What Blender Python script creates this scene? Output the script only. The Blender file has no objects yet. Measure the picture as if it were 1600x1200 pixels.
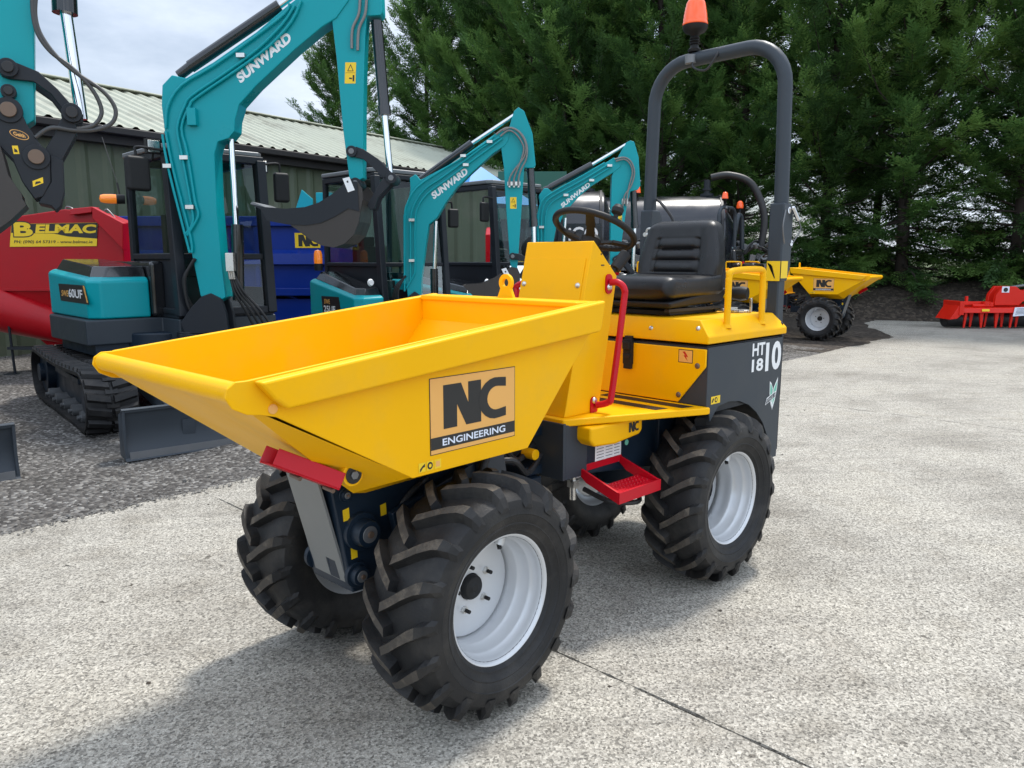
import bpy, bmesh, math, random
from math import sin, cos, pi, radians as R
from mathutils import Vector as V, Matrix as M4, noise

SC = bpy.context.scene
COL = SC.collection

# ------------------------------------------------------------------ camera
cam_d = bpy.data.cameras.new('camera')
cam = bpy.data.objects.new('camera', cam_d)
COL.objects.link(cam)
cam_d.sensor_width = 36.0
cam_d.lens = 36.0 * 1195.5 / 1600.0
cam_d.clip_start = 0.05
cam_d.clip_end = 3000
_yaw, _pitch = 0.7563, 0.1613
_f = V((cos(_yaw) * cos(_pitch), sin(_yaw) * cos(_pitch), -sin(_pitch)))
_r = V((sin(_yaw), -cos(_yaw), 0))
_u = _r.cross(_f)
cam.matrix_world = M4(((_r.x, _u.x, -_f.x, -1.645), (_r.y, _u.y, -_f.y, -2.0912), (_r.z, _u.z, -_f.z, 1.4655), (0, 0, 0, 1)))
SC.camera = cam
SC.render.resolution_x, SC.render.resolution_y = 1024, 768

# ------------------------------------------------------------------ light
SUN_EL, SUN_AZ = R(62), R(7)          # azimuth measured from +X towards +Y
world = bpy.data.worlds.new('World')
SC.world = world
world.use_nodes = True
wn, wl = world.node_tree.nodes, world.node_tree.links
wn.clear()
w_out = wn.new('ShaderNodeOutputWorld')
w_bg = wn.new('ShaderNodeBackground')
sky = wn.new('ShaderNodeTexSky')
sky.sky_type = 'NISHITA'
sky.sun_disc = False
sky.sun_elevation = SUN_EL
sky.sun_rotation = R(90) - SUN_AZ
sky.air_density = 1.0
sky.dust_density = 1.5
tc = wn.new('ShaderNodeTexCoord')
mp = wn.new('ShaderNodeMapping')
mp.inputs['Scale'].default_value = (1.0, 1.0, 2.6)
cl = wn.new('ShaderNodeTexNoise')
cl.inputs['Scale'].default_value = 3.1
cl.inputs['Detail'].default_value = 7
cl.inputs['Roughness'].default_value = 0.55
cr = wn.new('ShaderNodeValToRGB')
cr.color_ramp.elements[0].position = 0.36
cr.color_ramp.elements[0].color = (0.30, 0.30, 0.30, 1)
cr.color_ramp.elements[1].position = 0.62
cr.color_ramp.elements[1].color = (0.95, 0.95, 0.95, 1)
mixc = wn.new('ShaderNodeMix')
mixc.data_type = 'RGBA'
wl.new(tc.outputs['Generated'], mp.inputs['Vector'])
wl.new(mp.outputs['Vector'], cl.inputs['Vector'])
wl.new(cl.outputs['Fac'], cr.inputs['Fac'])
wl.new(cr.outputs['Color'], mixc.inputs['Factor'])
wl.new(sky.outputs['Color'], mixc.inputs['A'])
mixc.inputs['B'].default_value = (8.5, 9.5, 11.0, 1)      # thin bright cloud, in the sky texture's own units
# cloud brightness raised overhead and behind the camera, added fill for shaded near sides
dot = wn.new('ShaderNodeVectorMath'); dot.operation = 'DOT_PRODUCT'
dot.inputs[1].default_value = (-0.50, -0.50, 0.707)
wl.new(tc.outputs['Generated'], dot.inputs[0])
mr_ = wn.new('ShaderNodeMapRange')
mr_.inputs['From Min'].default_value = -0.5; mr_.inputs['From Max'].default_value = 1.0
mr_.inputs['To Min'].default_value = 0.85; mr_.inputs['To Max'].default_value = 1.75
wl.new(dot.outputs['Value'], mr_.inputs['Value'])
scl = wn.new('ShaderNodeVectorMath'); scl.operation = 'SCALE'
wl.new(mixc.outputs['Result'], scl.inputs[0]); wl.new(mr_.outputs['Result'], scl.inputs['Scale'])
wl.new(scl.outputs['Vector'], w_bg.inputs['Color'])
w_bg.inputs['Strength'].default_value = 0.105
wl.new(w_bg.outputs['Background'], w_out.inputs['Surface'])

sun_d = bpy.data.lights.new('sun', 'SUN')
sun_d.energy = 3.2
sun_d.angle = R(7.0)
sun_d.color = (1.0, 0.955, 0.89)
sun = bpy.data.objects.new('sun', sun_d)
COL.objects.link(sun)
_sd = V((cos(SUN_AZ) * cos(SUN_EL), sin(SUN_AZ) * cos(SUN_EL), sin(SUN_EL)))
sun.rotation_euler = _sd.to_track_quat('Z', 'Y').to_euler()
sun.location = (6, 2, 14)

SC.view_settings.view_transform = 'Standard'
SC.view_settings.look = 'None'
SC.view_settings.gamma = 1
SC.view_settings.exposure = 0.27

# ------------------------------------------------------------------ materials
MAT = {}
def mat(name, col, rough=0.5, metal=0.0, coat=0.0, var=0.0, vscale=8.0, bump=0.0, bscale=200.0, dirt=None, dscale=5.0, dlo=0.5, dhi=0.7, alpha=None, emit=None, spec=0.5, coords='Object'):
    m = bpy.data.materials.new(name)
    m.use_nodes = True
    nt = m.node_tree
    b = nt.nodes['Principled BSDF']
    b.inputs['Base Color'].default_value = (*col, 1)
    b.inputs['Roughness'].default_value = rough
    b.inputs['Metallic'].default_value = metal
    b.inputs['Specular IOR Level'].default_value = spec
    if coat:
        b.inputs['Coat Weight'].default_value = coat
        b.inputs['Coat Roughness'].default_value = 0.06
    t = nt.nodes.new('ShaderNodeTexCoord')
    last = None
    if var:
        n = nt.nodes.new('ShaderNodeTexNoise')
        n.inputs['Scale'].default_value = vscale
        n.inputs['Detail'].default_value = 5
        nt.links.new(t.outputs[coords], n.inputs['Vector'])
        mx = nt.nodes.new('ShaderNodeMix'); mx.data_type = 'RGBA'
        mx.inputs['A'].default_value = (*[c * (1 - var) for c in col], 1)
        mx.inputs['B'].default_value = (*[min(1, c * (1 + var)) for c in col], 1)
        nt.links.new(n.outputs['Fac'], mx.inputs['Factor'])
        last = mx.outputs['Result']
        mr = nt.nodes.new('ShaderNodeMapRange')
        mr.inputs['From Min'].default_value = 0.3; mr.inputs['From Max'].default_value = 0.7
        mr.inputs['To Min'].default_value = max(0.02, rough - 0.08); mr.inputs['To Max'].default_value = min(1, rough + 0.1)
        nt.links.new(n.outputs['Fac'], mr.inputs['Value'])
        nt.links.new(mr.outputs['Result'], b.inputs['Roughness'])
    if dirt:
        n2 = nt.nodes.new('ShaderNodeTexNoise')
        n2.inputs['Scale'].default_value = dscale
        n2.inputs['Detail'].default_value = 9
        n2.inputs['Roughness'].default_value = 0.65
        nt.links.new(t.outputs[coords], n2.inputs['Vector'])
        r2 = nt.nodes.new('ShaderNodeMapRange')
        r2.inputs['From Min'].default_value = dlo; r2.inputs['From Max'].default_value = dhi
        nt.links.new(n2.outputs['Fac'], r2.inputs['Value'])
        mx2 = nt.nodes.new('ShaderNodeMix'); mx2.data_type = 'RGBA'
        if last: nt.links.new(last, mx2.inputs['A'])
        else: mx2.inputs['A'].default_value = (*col, 1)
        mx2.inputs['B'].default_value = (*dirt, 1)
        nt.links.new(r2.outputs['Result'], mx2.inputs['Factor'])
        last = mx2.outputs['Result']
    if last: nt.links.new(last, b.inputs['Base Color'])
    if bump:
        n3 = nt.nodes.new('ShaderNodeTexNoise')
        n3.inputs['Scale'].default_value = bscale
        n3.inputs['Detail'].default_value = 4
        nt.links.new(t.outputs[coords], n3.inputs['Vector'])
        bp = nt.nodes.new('ShaderNodeBump')
        bp.inputs['Strength'].default_value = bump
        bp.inputs['Distance'].default_value = 0.004
        nt.links.new(n3.outputs['Fac'], bp.inputs['Height'])
        nt.links.new(bp.outputs['Normal'], b.inputs['Normal'])
    if emit:
        b.inputs['Emission Color'].default_value = (*emit[0], 1)
        b.inputs['Emission Strength'].default_value = emit[1]
    MAT[name] = m
    return m

mat('yellow', (0.88, 0.445, 0.0), 0.44, coat=0.0, spec=0.17, var=0.05, vscale=3, bump=0.05, bscale=160, dirt=(0.74, 0.40, 0.03), dscale=3.2, dlo=0.5, dhi=0.9)
mat('teal', (0.0, 0.30, 0.335), 0.34, coat=0.0, spec=0.28, var=0.05, vscale=3, bump=0.03)
mat('greypaint', (0.036, 0.045, 0.055), 0.40, spec=0.3, var=0.10, vscale=4, bump=0.05)
mat('darkgrey', (0.014, 0.017, 0.022), 0.45, spec=0.3, var=0.15, vscale=6, bump=0.1)
mat('navy', (0.008, 0.017, 0.030), 0.4, spec=0.35, var=0.15, vscale=6, bump=0.08)
mat('platesilver', (0.19, 0.195, 0.19), 0.45, metal=0.25, var=0.08, vscale=5, bump=0.05)
mat('red', (0.50, 0.003, 0.014), 0.34, spec=0.3, var=0.08, vscale=4)
mat('redmachine', (0.40, 0.002, 0.008), 0.35, spec=0.3, var=0.15, vscale=3)
mat('redorange', (0.66, 0.016, 0.006), 0.4, spec=0.3, var=0.1, vscale=4)
mat('blue', (0.0, 0.022, 0.21), 0.35, spec=0.3, var=0.1, vscale=3)
mat('rim', (0.60, 0.61, 0.62), 0.36, metal=0.35, var=0.05, vscale=6, bump=0.04)
mat('rubber', (0.012, 0.012, 0.0125), 0.55, spec=0.35, var=0.25, vscale=14, bump=0.25, bscale=150, dirt=(0.050, 0.046, 0.041), dscale=6, dlo=0.46, dhi=0.8)
mat('lugtop', (0.066, 0.058, 0.049), 0.85, spec=0.2, var=0.3, vscale=25, bump=0.5, bscale=220, dirt=(0.16, 0.135, 0.105), dscale=16, dlo=0.5, dhi=0.72)
mat('black', (0.012, 0.012, 0.013), 0.5, var=0.1)
mat('blackgloss', (0.010, 0.011, 0.013), 0.18, coat=0.5, var=0.1)
mat('vinyl', (0.007, 0.007, 0.0075), 0.33, var=0.1, vscale=20, bump=0.18, bscale=420, spec=0.42)
mat('plasticblack', (0.012, 0.012, 0.0125), 0.55, spec=0.3, bump=0.1, bscale=300)
mat('zinc', (0.62, 0.61, 0.58), 0.3, metal=0.9, var=0.1, vscale=30)
mat('chrome', (0.72, 0.73, 0.75), 0.12, metal=1.0)
mat('bronze', (0.16, 0.11, 0.08), 0.5, metal=0.5, var=0.2, vscale=30)
mat('white', (0.80, 0.80, 0.79), 0.5)
mat('signorange', (0.78, 0.40, 0.10), 0.45, var=0.03)
mat('inkblack', (0.016, 0.015, 0.014), 0.5)
mat('inkred', (0.55, 0.02, 0.01), 0.5)
mat('stickeryellow', (0.85, 0.56, 0.01), 0.45)
mat('greendecal', (0.16, 0.50, 0.36), 0.5)
mat('amber', (0.85, 0.22, 0.01), 0.18, coat=0.6, emit=((1.0, 0.25, 0.02), 0.25))
mat('redlens', (0.85, 0.10, 0.012), 0.2, coat=0.5, emit=((1.0, 0.13, 0.02), 0.15))
mat('bucketsteel', (0.040, 0.034, 0.030), 0.42, metal=0.0, spec=0.4, var=0.15, vscale=4)
mat('cream', (0.33, 0.345, 0.275), 0.65, var=0.1, vscale=0.6, dirt=(0.20, 0.20, 0.155), dscale=0.9)
mat('shedgreen', (0.080, 0.100, 0.058), 0.55, var=0.2, vscale=0.8, dirt=(0.11, 0.12, 0.08), dscale=1.5)
mat('gutter', (0.015, 0.013, 0.012), 0.6)
mat('concretewall', (0.30, 0.29, 0.27), 0.9, var=0.2, vscale=2, bump=0.3)
mat('bark', (0.035, 0.026, 0.020), 0.9, var=0.3, vscale=6, bump=0.6, bscale=30)
mat('hose', (0.016, 0.016, 0.017), 0.5, var=0.2, vscale=30)
mat('hosegrey', (0.20, 0.19, 0.18), 0.45, metal=0.4, var=0.1)
mat('hosedark', (0.05, 0.05, 0.05), 0.45, var=0.2, vscale=30)
mat('paper', (0.70, 0.74, 0.82), 0.6)
mat('steelgrey', (0.16, 0.165, 0.17), 0.4, metal=0.3, var=0.1)
mat('tankgrey', (0.012, 0.014, 0.020), 0.24, coat=0.2, var=0.1, vscale=2)
mat('brightblue', (0.02, 0.22, 0.55), 0.5)
mat('tan', (0.30, 0.24, 0.11), 0.7)
mat('signgreen', (0.01, 0.09, 0.06), 0.5)
mat('clod', (0.05, 0.04, 0.03), 0.95, var=0.3)
mat('stone', (0.17, 0.16, 0.145), 0.85, var=0.45, vscale=9, bump=0.4, bscale=60)

def glass(name, tint):
    m = bpy.data.materials.new(name); m.use_nodes = True
    nt = m.node_tree; nt.nodes.clear()
    o = nt.nodes.new('ShaderNodeOutputMaterial')
    tr = nt.nodes.new('ShaderNodeBsdfTransparent'); tr.inputs['Color'].default_value = (*tint, 1)
    gl = nt.nodes.new('ShaderNodeBsdfGlossy'); gl.inputs['Roughness'].default_value = 0.02
    gl.inputs['Color'].default_value = (0.85, 0.9, 0.9, 1)
    fr = nt.nodes.new('ShaderNodeFresnel'); fr.inputs['IOR'].default_value = 1.5
    mx = nt.nodes.new('ShaderNodeMixShader')
    nt.links.new(fr.outputs['Fac'], mx.inputs['Fac'])
    nt.links.new(tr.outputs['BSDF'], mx.inputs[1]); nt.links.new(gl.outputs['BSDF'], mx.inputs[2])
    nt.links.new(mx.outputs['Shader'], o.inputs['Surface'])
    MAT[name] = m
glass('cabglass', (0.62, 0.73, 0.71))

# ------------------------------------------------------------------ mesh helpers
class MB:
    """collects shapes and links them as one mesh object"""
    def __init__(s, xf=None):
        s.v = []; s.f = []; s.mi = []; s.xf = xf; s.cur = 0
    def add(s, vs, fs):
        n = len(s.v)
        if s.xf is not None: vs = [s.xf @ V(p) for p in vs]
        s.v += [tuple(p) for p in vs]
        s.f += [tuple(i + n for i in f) for f in fs]
        s.mi += [s.cur] * len(fs)
        return s
    def box(s, c, d, rot=None):
        x, y, z = d[0] / 2, d[1] / 2, d[2] / 2
        vs = [V(p) for p in ((-x, -y, -z), (x, -y, -z), (x, y, -z), (-x, y, -z), (-x, -y, z), (x, -y, z), (x, y, z), (-x, y, z))]
        if rot is not None: vs = [rot @ p for p in vs]
        vs = [p + V(c) for p in vs]
        return s.add(vs, [(0, 3, 2, 1), (4, 5, 6, 7), (0, 1, 5, 4), (1, 2, 6, 5), (2, 3, 7, 6), (3, 0, 4, 7)])
    def bx(s, x0, x1, y0, y1, z0, z1):
        return s.box(((x0 + x1) / 2, (y0 + y1) / 2, (z0 + z1) / 2), (abs(x1 - x0), abs(y1 - y0), abs(z1 - z0)))
    def hexa(s, p):   # eight corners: bottom four then top four, same order
        return s.add(p, [(0, 3, 2, 1), (4, 5, 6, 7), (0, 1, 5, 4), (1, 2, 6, 5), (2, 3, 7, 6), (3, 0, 4, 7)])
    def prism(s, pts, vec):
        pts = [V(p) for p in pts]; vec = V(vec); n = len(pts)
        nor = V((0, 0, 0))
        for i in range(n): nor += pts[i].cross(pts[(i + 1) % n])
        if nor.dot(vec) > 0: pts = pts[::-1]
        vs = pts + [p + vec for p in pts]
        fs = [tuple(range(n)), tuple(range(2 * n - 1, n - 1, -1))]
        for i in range(n):
            j = (i + 1) % n
            fs.append((i, i + n, j + n, j))
        return s.add(vs, fs)
    def xz(s, pts, y0, y1):
        return s.prism([(p[0], y0, p[1]) for p in pts], (0, y1 - y0, 0))
    def xy(s, pts, z0, z1):
        return s.prism([(p[0], p[1], z0) for p in pts], (0, 0, z1 - z0))
    def yz(s, pts, x0, x1):
        return s.prism([(x0, p[0], p[1]) for p in pts], (x1 - x0, 0, 0))
    def poly(s, pts):
        return s.add(pts, [tuple(range(len(pts)))])
    def cyl(s, p0, p1, r0, r1=None, n=16, caps=True):
        r1 = r0 if r1 is None else r1
        p0, p1 = V(p0), V(p1)
        a = (p1 - p0).normalized()
        t = a.cross(V((0, 0, 1)))
        if t.length < 1e-3: t = a.cross(V((1, 0, 0)))
        t.normalize(); b = a.cross(t)
        vs = []
        for p, r in ((p0, r0), (p1, r1)):
            for i in range(n):
                th = 2 * pi * i / n
                vs.append(p + t * (r * cos(th)) + b * (r * sin(th)))
        fs = [(i, (i + 1) % n, n + (i + 1) % n, n + i) for i in range(n)]
        if caps: fs += [tuple(range(n - 1, -1, -1)), tuple(range(n, 2 * n))]
        return s.add(vs, fs)
    def tube(s, pts, r, n=10, smooth=0, closed=False):
        pts = [V(p) for p in pts]
        if smooth: pts = catmull(pts, smooth, closed)
        m = len(pts); vs = []
        up = None
        for i, p in enumerate(pts):
            if closed: d = pts[(i + 1) % m] - pts[i - 1]
            else: d = pts[min(i + 1, m - 1)] - pts[max(i - 1, 0)]
            d.normalize()
            if up is None:
                up = d.cross(V((0, 0, 1)))
                if up.length < 0.05: up = d.cross(V((1, 0, 0)))
            up = (up - d * up.dot(d)).normalized()
            b = d.cross(up)
            rr = r(i / (m - 1)) if callable(r) else r
            for k in range(n):
                th = 2 * pi * k / n
                vs.append(p + up * (rr * cos(th)) + b * (rr * sin(th)))
        fs = []
        for i in range(m if closed else m - 1):
            j = (i + 1) % m
            for k in range(n):
                fs.append((i * n + k, i * n + (k + 1) % n, j * n + (k + 1) % n, j * n + k))
        if not closed: fs += [tuple(range(n - 1, -1, -1)), tuple(range((m - 1) * n, m * n))]
        return s.add(vs, fs)
    def lathe(s, prof, o, ax, n=32, close=False):
        """prof: (radius, distance along axis)"""
        o = V(o); a = V(ax).normalized()
        t = a.cross(V((0, 0, 1)))
        if t.length < 1e-3: t = a.cross(V((1, 0, 0)))
        t.normalize(); b = a.cross(t); m = len(prof); vs = []
        for i in range(n):
            th = 2 * pi * i / n
            e = t * cos(th) + b * sin(th)
            for r, h in prof: vs.append(o + e * r + a * h)
        fs = []
        for i in range(n):
            j = (i + 1) % n
            for k in range(m if close else m - 1):
                l = (k + 1) % m
                fs.append((i * m + k, i * m + l, j * m + l, j * m + k))
        return s.add(vs, fs)
    def grid(s, fn, nu, nv):
        vs = [fn(i / nu, j / nv) for i in range(nu + 1) for j in range(nv + 1)]
        fs = []
        for i in range(nu):
            for j in range(nv):
                a = i * (nv + 1) + j
                fs.append((a, a + nv + 1, a + nv + 2, a + 1))
        return s.add(vs, fs)
    def build(s, name, mats, parent=None, bevel=0, seg=2, angle=32, sub=0, flip=False, label=None):
        me = bpy.data.meshes.new(name)
        me.from_pydata(s.v, [], s.f)
        if not isinstance(mats, (list, tuple)): mats = [mats]
        for m in mats: me.materials.append(MAT[m])
        if any(s.mi): me.polygons.foreach_set('material_index', s.mi)
        bm = bmesh.new(); bm.from_mesh(me)
        bmesh.ops.recalc_face_normals(bm, faces=bm.faces)
        bm.to_mesh(me); bm.free()
        me.polygons.foreach_set('use_smooth', [True] * len(me.polygons))
        me.set_sharp_from_angle(angle=R(angle))
        ob = bpy.data.objects.new(name, me)
        COL.objects.link(ob)
        if parent: ob.parent = parent
        if bevel:
            bv = ob.modifiers.new('bevel', 'BEVEL')
            bv.width = bevel; bv.segments = seg; bv.limit_method = 'ANGLE'; bv.angle_limit = R(30)
            bv.harden_normals = True
        if sub:
            sb = ob.modifiers.new('sub', 'SUBSURF'); sb.levels = sub; sb.render_levels = sub
        if label: ob['label'] = label
        return ob

def catmull(pts, k, closed=False):
    m = len(pts); out = []
    for i in range(m if closed else m - 1):
        if closed: a, b, c, d = pts[i - 1], pts[i], pts[(i + 1) % m], pts[(i + 2) % m]
        else: a, b, c, d = pts[max(i - 1, 0)], pts[i], pts[i + 1], pts[min(i + 2, m - 1)]
        for j in range(k):
            t = j / k
            out.append(0.5 * ((2 * b) + (c - a) * t + (2 * a - 5 * b + 4 * c - d) * t * t + (3 * b - a - 3 * c + d) * t ** 3))
    if not closed: out.append(pts[-1])
    return out

def tag(o, label, cat, group=None, kind=None):
    o['label'] = label; o['category'] = cat
    if group: o['group'] = group
    if kind: o['kind'] = kind
    return o
def structure(o):
    o['kind'] = 'structure'; return o
def thing(name, loc, rz, label, cat, group=None):
    o = bpy.data.objects.new(name, None); COL.objects.link(o)
    o.empty_display_size = 0.2
    o.location = loc; o.rotation_euler = (0, 0, rz)
    return tag(o, label, cat, group)
def dup(root, loc, rz, label, group=None, scale=None, skip=()):
    def cp(o, par):
        c = o.copy(); COL.objects.link(c); c.parent = par
        for ch in list(o.children):
            if ch.name.split('.')[0] not in skip: cp(ch, c)
        return c
    r = cp(root, None); r.location = loc; r.rotation_euler = (0, 0, rz); r['label'] = label
    if scale: r.scale = scale if isinstance(scale, tuple) else (scale,) * 3
    if group: r['group'] = group
    return r

_textcache = {}
def text_mesh(body, bold):
    k = (body, bold)
    if k in _textcache: return _textcache[k]
    cu = bpy.data.curves.new('t', 'FONT'); cu.body = body; cu.size = 1; cu.offset = bold; cu.resolution_u = 4
    ob = bpy.data.objects.new('t', cu); COL.objects.link(ob)
    dg = bpy.context.evaluated_depsgraph_get(); dg.update()
    me = bpy.data.meshes.new_from_object(ob.evaluated_get(dg))
    vs = [v.co.copy() for v in me.vertices]; fs = [tuple(p.vertices) for p in me.polygons]
    bpy.data.objects.remove(ob); bpy.data.meshes.remove(me); bpy.data.curves.remove(cu)
    x0 = min(v.x for v in vs); x1 = max(v.x for v in vs); y0 = min(v.y for v in vs); y1 = max(v.y for v in vs)
    vs = [((v.x - x0) / (x1 - x0), (v.y - y0) / (y1 - y0)) for v in vs]
    _textcache[k] = (vs, fs)
    return vs, fs
def put_text(mb, body, p0, xv, yv, bold=0.02, slant=0.0):
    vs, fs = text_mesh(body, bold)
    p0, xv, yv = V(p0), V(xv), V(yv)
    mb.add([p0 + xv * (a + slant * b) + yv * b for a, b in vs], fs)
    return mb

N_POLY = [(0.0, 0.0), (0.0, 1.0), (0.27, 1.0), (0.38, 0.52), (0.38, 1.0), (0.585, 1.0), (0.585, 0.0), (0.345, 0.0), (0.205, 0.52), (0.205, 0.0)]
def c_poly():
    cx, cy, ro, ri = 0.83, 0.5, 0.5, 0.27
    sx = 0.58
    out = []
    for k in range(15):
        th = R(62 + (298 - 62) * k / 14); out.append((cx + ro * sx * cos(th) * 0.98, cy + ro * sin(th)))
    for k in range(15):
        th = R(298 - (298 - 62) * k / 14); out.append((cx + ri * sx * 1.0 * cos(th) + 0.012, cy + ri * 1.06 * sin(th)))
    o = [(max(p[0], 0.535), p[1]) for p in out]
    o[0] = (1.0, 0.97); o[14] = (1.0, 0.03); o[15] = (1.0, 0.25); o[29] = (1.0, 0.75)
    return o
C_POLY = c_poly()
def put_nc(mb, p0, xv, yv):
    p0, xv, yv = V(p0), V(xv), V(yv)
    nrm = xv.cross(yv).normalized() * 0.0004
    mb.poly([p0 + xv * a + yv * b for a, b in N_POLY])
    mb.poly([p0 + xv * a + yv * b + nrm for a, b in C_POLY])
    return mb
# ------------------------------------------------------------------ ground
def ground_mats():
    # exposed-aggregate concrete
    m = bpy.data.materials.new('concrete'); m.use_nodes = True
    nt = m.node_tree; L = nt.links; b = nt.nodes['Principled BSDF']
    tc = nt.nodes.new('ShaderNodeTexCoord')
    def noise_(sc, det=4, ro=0.5):
        n = nt.nodes.new('ShaderNodeTexNoise'); n.inputs['Scale'].default_value = sc; n.inputs['Detail'].default_value = det; n.inputs['Roughness'].default_value = ro
        L.new(tc.outputs['Object'], n.inputs['Vector']); return n.outputs['Fac']
    def ramp(f, pts):
        r = nt.nodes.new('ShaderNodeValToRGB')
        while len(r.color_ramp.elements) < len(pts): r.color_ramp.elements.new(0.5)
        for e, (p, c) in zip(r.color_ramp.elements, pts): e.position = p; e.color = (*c, 1)
        L.new(f, r.inputs['Fac']); return r.outputs['Color']
    def mix(a, bb, f, mode='MIX'):
        x = nt.nodes.new('ShaderNodeMix'); x.data_type = 'RGBA'; x.blend_type = mode
        for s, k in ((a, 'A'), (bb, 'B')):
            if isinstance(s, tuple): x.inputs[k].default_value = (*s, 1)
            else: L.new(s, x.inputs[k])
        if isinstance(f, float): x.inputs['Factor'].default_value = f
        else: L.new(f, x.inputs['Factor'])
        return x.outputs['Result']
    vo = nt.nodes.new('ShaderNodeTexVoronoi'); vo.inputs['Scale'].default_value = 135; vo.inputs['Randomness'].default_value = 1
    L.new(tc.outputs['Object'], vo.inputs['Vector'])
    sep = nt.nodes.new('ShaderNodeSeparateColor'); L.new(vo.outputs['Color'], sep.inputs['Color'])
    stones = ramp(sep.outputs['Red'], [(0.0, (0.17, 0.160, 0.139)), (0.18, (0.28, 0.263, 0.228)), (0.5, (0.41, 0.386, 0.335)), (0.85, (0.52, 0.49, 0.427)), (1.0, (0.62, 0.588, 0.515))])
    fine = ramp(noise_(260, 3, 0.7), [(0.36, (0.55, 0.55, 0.55)), (0.6, (1, 1, 1))])
    c = mix(stones, fine, 0.8, 'MULTIPLY')
    pits = ramp(noise_(75, 3, 0.75), [(0.30, (0.46, 0.45, 0.44)), (0.44, (1, 1, 1))])
    c = mix(c, pits, 0.85, 'MULTIPLY')
    stains = ramp(noise_(0.9, 6, 0.62), [(0.34, (0.68, 0.67, 0.66)), (0.52, (1, 1, 1)), (0.72, (1.10, 1.09, 1.06))])
    c = mix(c, stains, 0.85, 'MULTIPLY')
    st2 = ramp(noise_(3.7, 7, 0.7), [(0.32, (0.80, 0.78, 0.75)), (0.5, (1, 1, 1))])
    c = mix(c, st2, 0.7, 'MULTIPLY')
    spots = ramp(noise_(13, 2, 0.4), [(0.245, (0.25, 0.24, 0.23)), (0.275, (1, 1, 1))])
    c = mix(c, spots, 0.8, 'MULTIPLY')
    # worn brushed-in streaks running along the yard
    mp = nt.nodes.new('ShaderNodeMapping'); mp.vector_type = 'TEXTURE'; mp.inputs['Scale'].default_value = (3.2, 0.22, 1); mp.inputs['Rotation'].default_value = (0, 0, R(-40))
    L.new(tc.outputs['Object'], mp.inputs['Vector'])
    ns = nt.nodes.new('ShaderNodeTexNoise'); ns.inputs['Scale'].default_value = 2.4; ns.inputs['Detail'].default_value = 8; L.new(mp.outputs['Vector'], ns.inputs['Vector'])
    stk = ramp(ns.outputs['Fac'], [(0.36, (0.74, 0.73, 0.72)), (0.56, (1.03, 1.02, 1.0))])
    c = mix(c, stk, 0.42, 'MULTIPLY')
    L.new(c, b.inputs['Base Color'])
    b.inputs['Roughness'].default_value = 0.88
    b.inputs['Specular IOR Level'].default_value = 0.3
    bp = nt.nodes.new('ShaderNodeBump'); bp.inputs['Strength'].default_value = 0.9; bp.inputs['Distance'].default_value = 0.004
    L.new(pits, bp.inputs['Height'])
    bp2 = nt.nodes.new('ShaderNodeBump'); bp2.inputs['Strength'].default_value = 0.5; bp2.inputs['Distance'].default_value = 0.003
    L.new(vo.outputs['Distance'], bp2.inputs['Height']); L.new(bp.outputs['Normal'], bp2.inputs['Normal'])
    L.new(bp2.outputs['Normal'], b.inputs['Normal'])
    MAT['concrete'] = m
    # gravel / soil
    def gritty(name, cols, vs, bd):
        m = bpy.data.materials.new(name); m.use_nodes = True
        nt = m.node_tree; L = nt.links; b = nt.nodes['Principled BSDF']
        tc = nt.nodes.new('ShaderNodeTexCoord')
        vo = nt.nodes.new('ShaderNodeTexVoronoi'); vo.inputs['Scale'].default_value = vs; L.new(tc.outputs['Object'], vo.inputs['Vector'])
        sep = nt.nodes.new('ShaderNodeSeparateColor'); L.new(vo.outputs['Color'], sep.inputs['Color'])
        r = nt.nodes.new('ShaderNodeValToRGB')
        while len(r.color_ramp.elements) < len(cols): r.color_ramp.elements.new(0.5)
        for e, (p, c) in zip(r.color_ramp.elements, cols): e.position = p; e.color = (*c, 1)
        L.new(sep.outputs['Green'], r.inputs['Fac'])
        n = nt.nodes.new('ShaderNodeTexNoise'); n.inputs['Scale'].default_value = 1.6; n.inputs['Detail'].default_value = 8; n.inputs['Roughness'].default_value = 0.65
        L.new(tc.outputs['Object'], n.inputs['Vector'])
        r2 = nt.nodes.new('ShaderNodeValToRGB'); r2.color_ramp.elements[0].position = 0.33; r2.color_ramp.elements[0].color = (0.55, 0.53, 0.5, 1); r2.color_ramp.elements[1].position = 0.66
        L.new(n.outputs['Fac'], r2.inputs['Fac'])
        x = nt.nodes.new('ShaderNodeMix'); x.data_type = 'RGBA'; x.blend_type = 'MULTIPLY'; x.inputs['Factor'].default_value = 0.9
        L.new(r.outputs['Color'], x.inputs['A']); L.new(r2.outputs['Color'], x.inputs['B'])
        L.new(x.outputs['Result'], b.inputs['Base Color']); b.inputs['Roughness'].default_value = 0.9
        bp = nt.nodes.new('ShaderNodeBump'); bp.inputs['Strength'].default_value = 1.0; bp.inputs['Distance'].default_value = bd
        L.new(vo.outputs['Distance'], bp.inputs['Height']); bp.invert = True
        L.new(bp.outputs['Normal'], b.inputs['Normal'])
        MAT[name] = m
    gritty('gravel', [(0.0, (0.045, 0.040, 0.036)), (0.45, (0.095, 0.088, 0.08)), (0.8, (0.17, 0.16, 0.148)), (1.0, (0.34, 0.33, 0.31))], 42, 0.02)
    gritty('soil', [(0.0, (0.022, 0.016, 0.011)), (0.6, (0.05, 0.037, 0.026)), (1.0, (0.10, 0.08, 0.06))], 16, 0.03)
    gritty('field', [(0.0, (0.05, 0.07, 0.02)), (1.0, (0.11, 0.14, 0.05))], 5, 0.05)
ground_mats()

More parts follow.
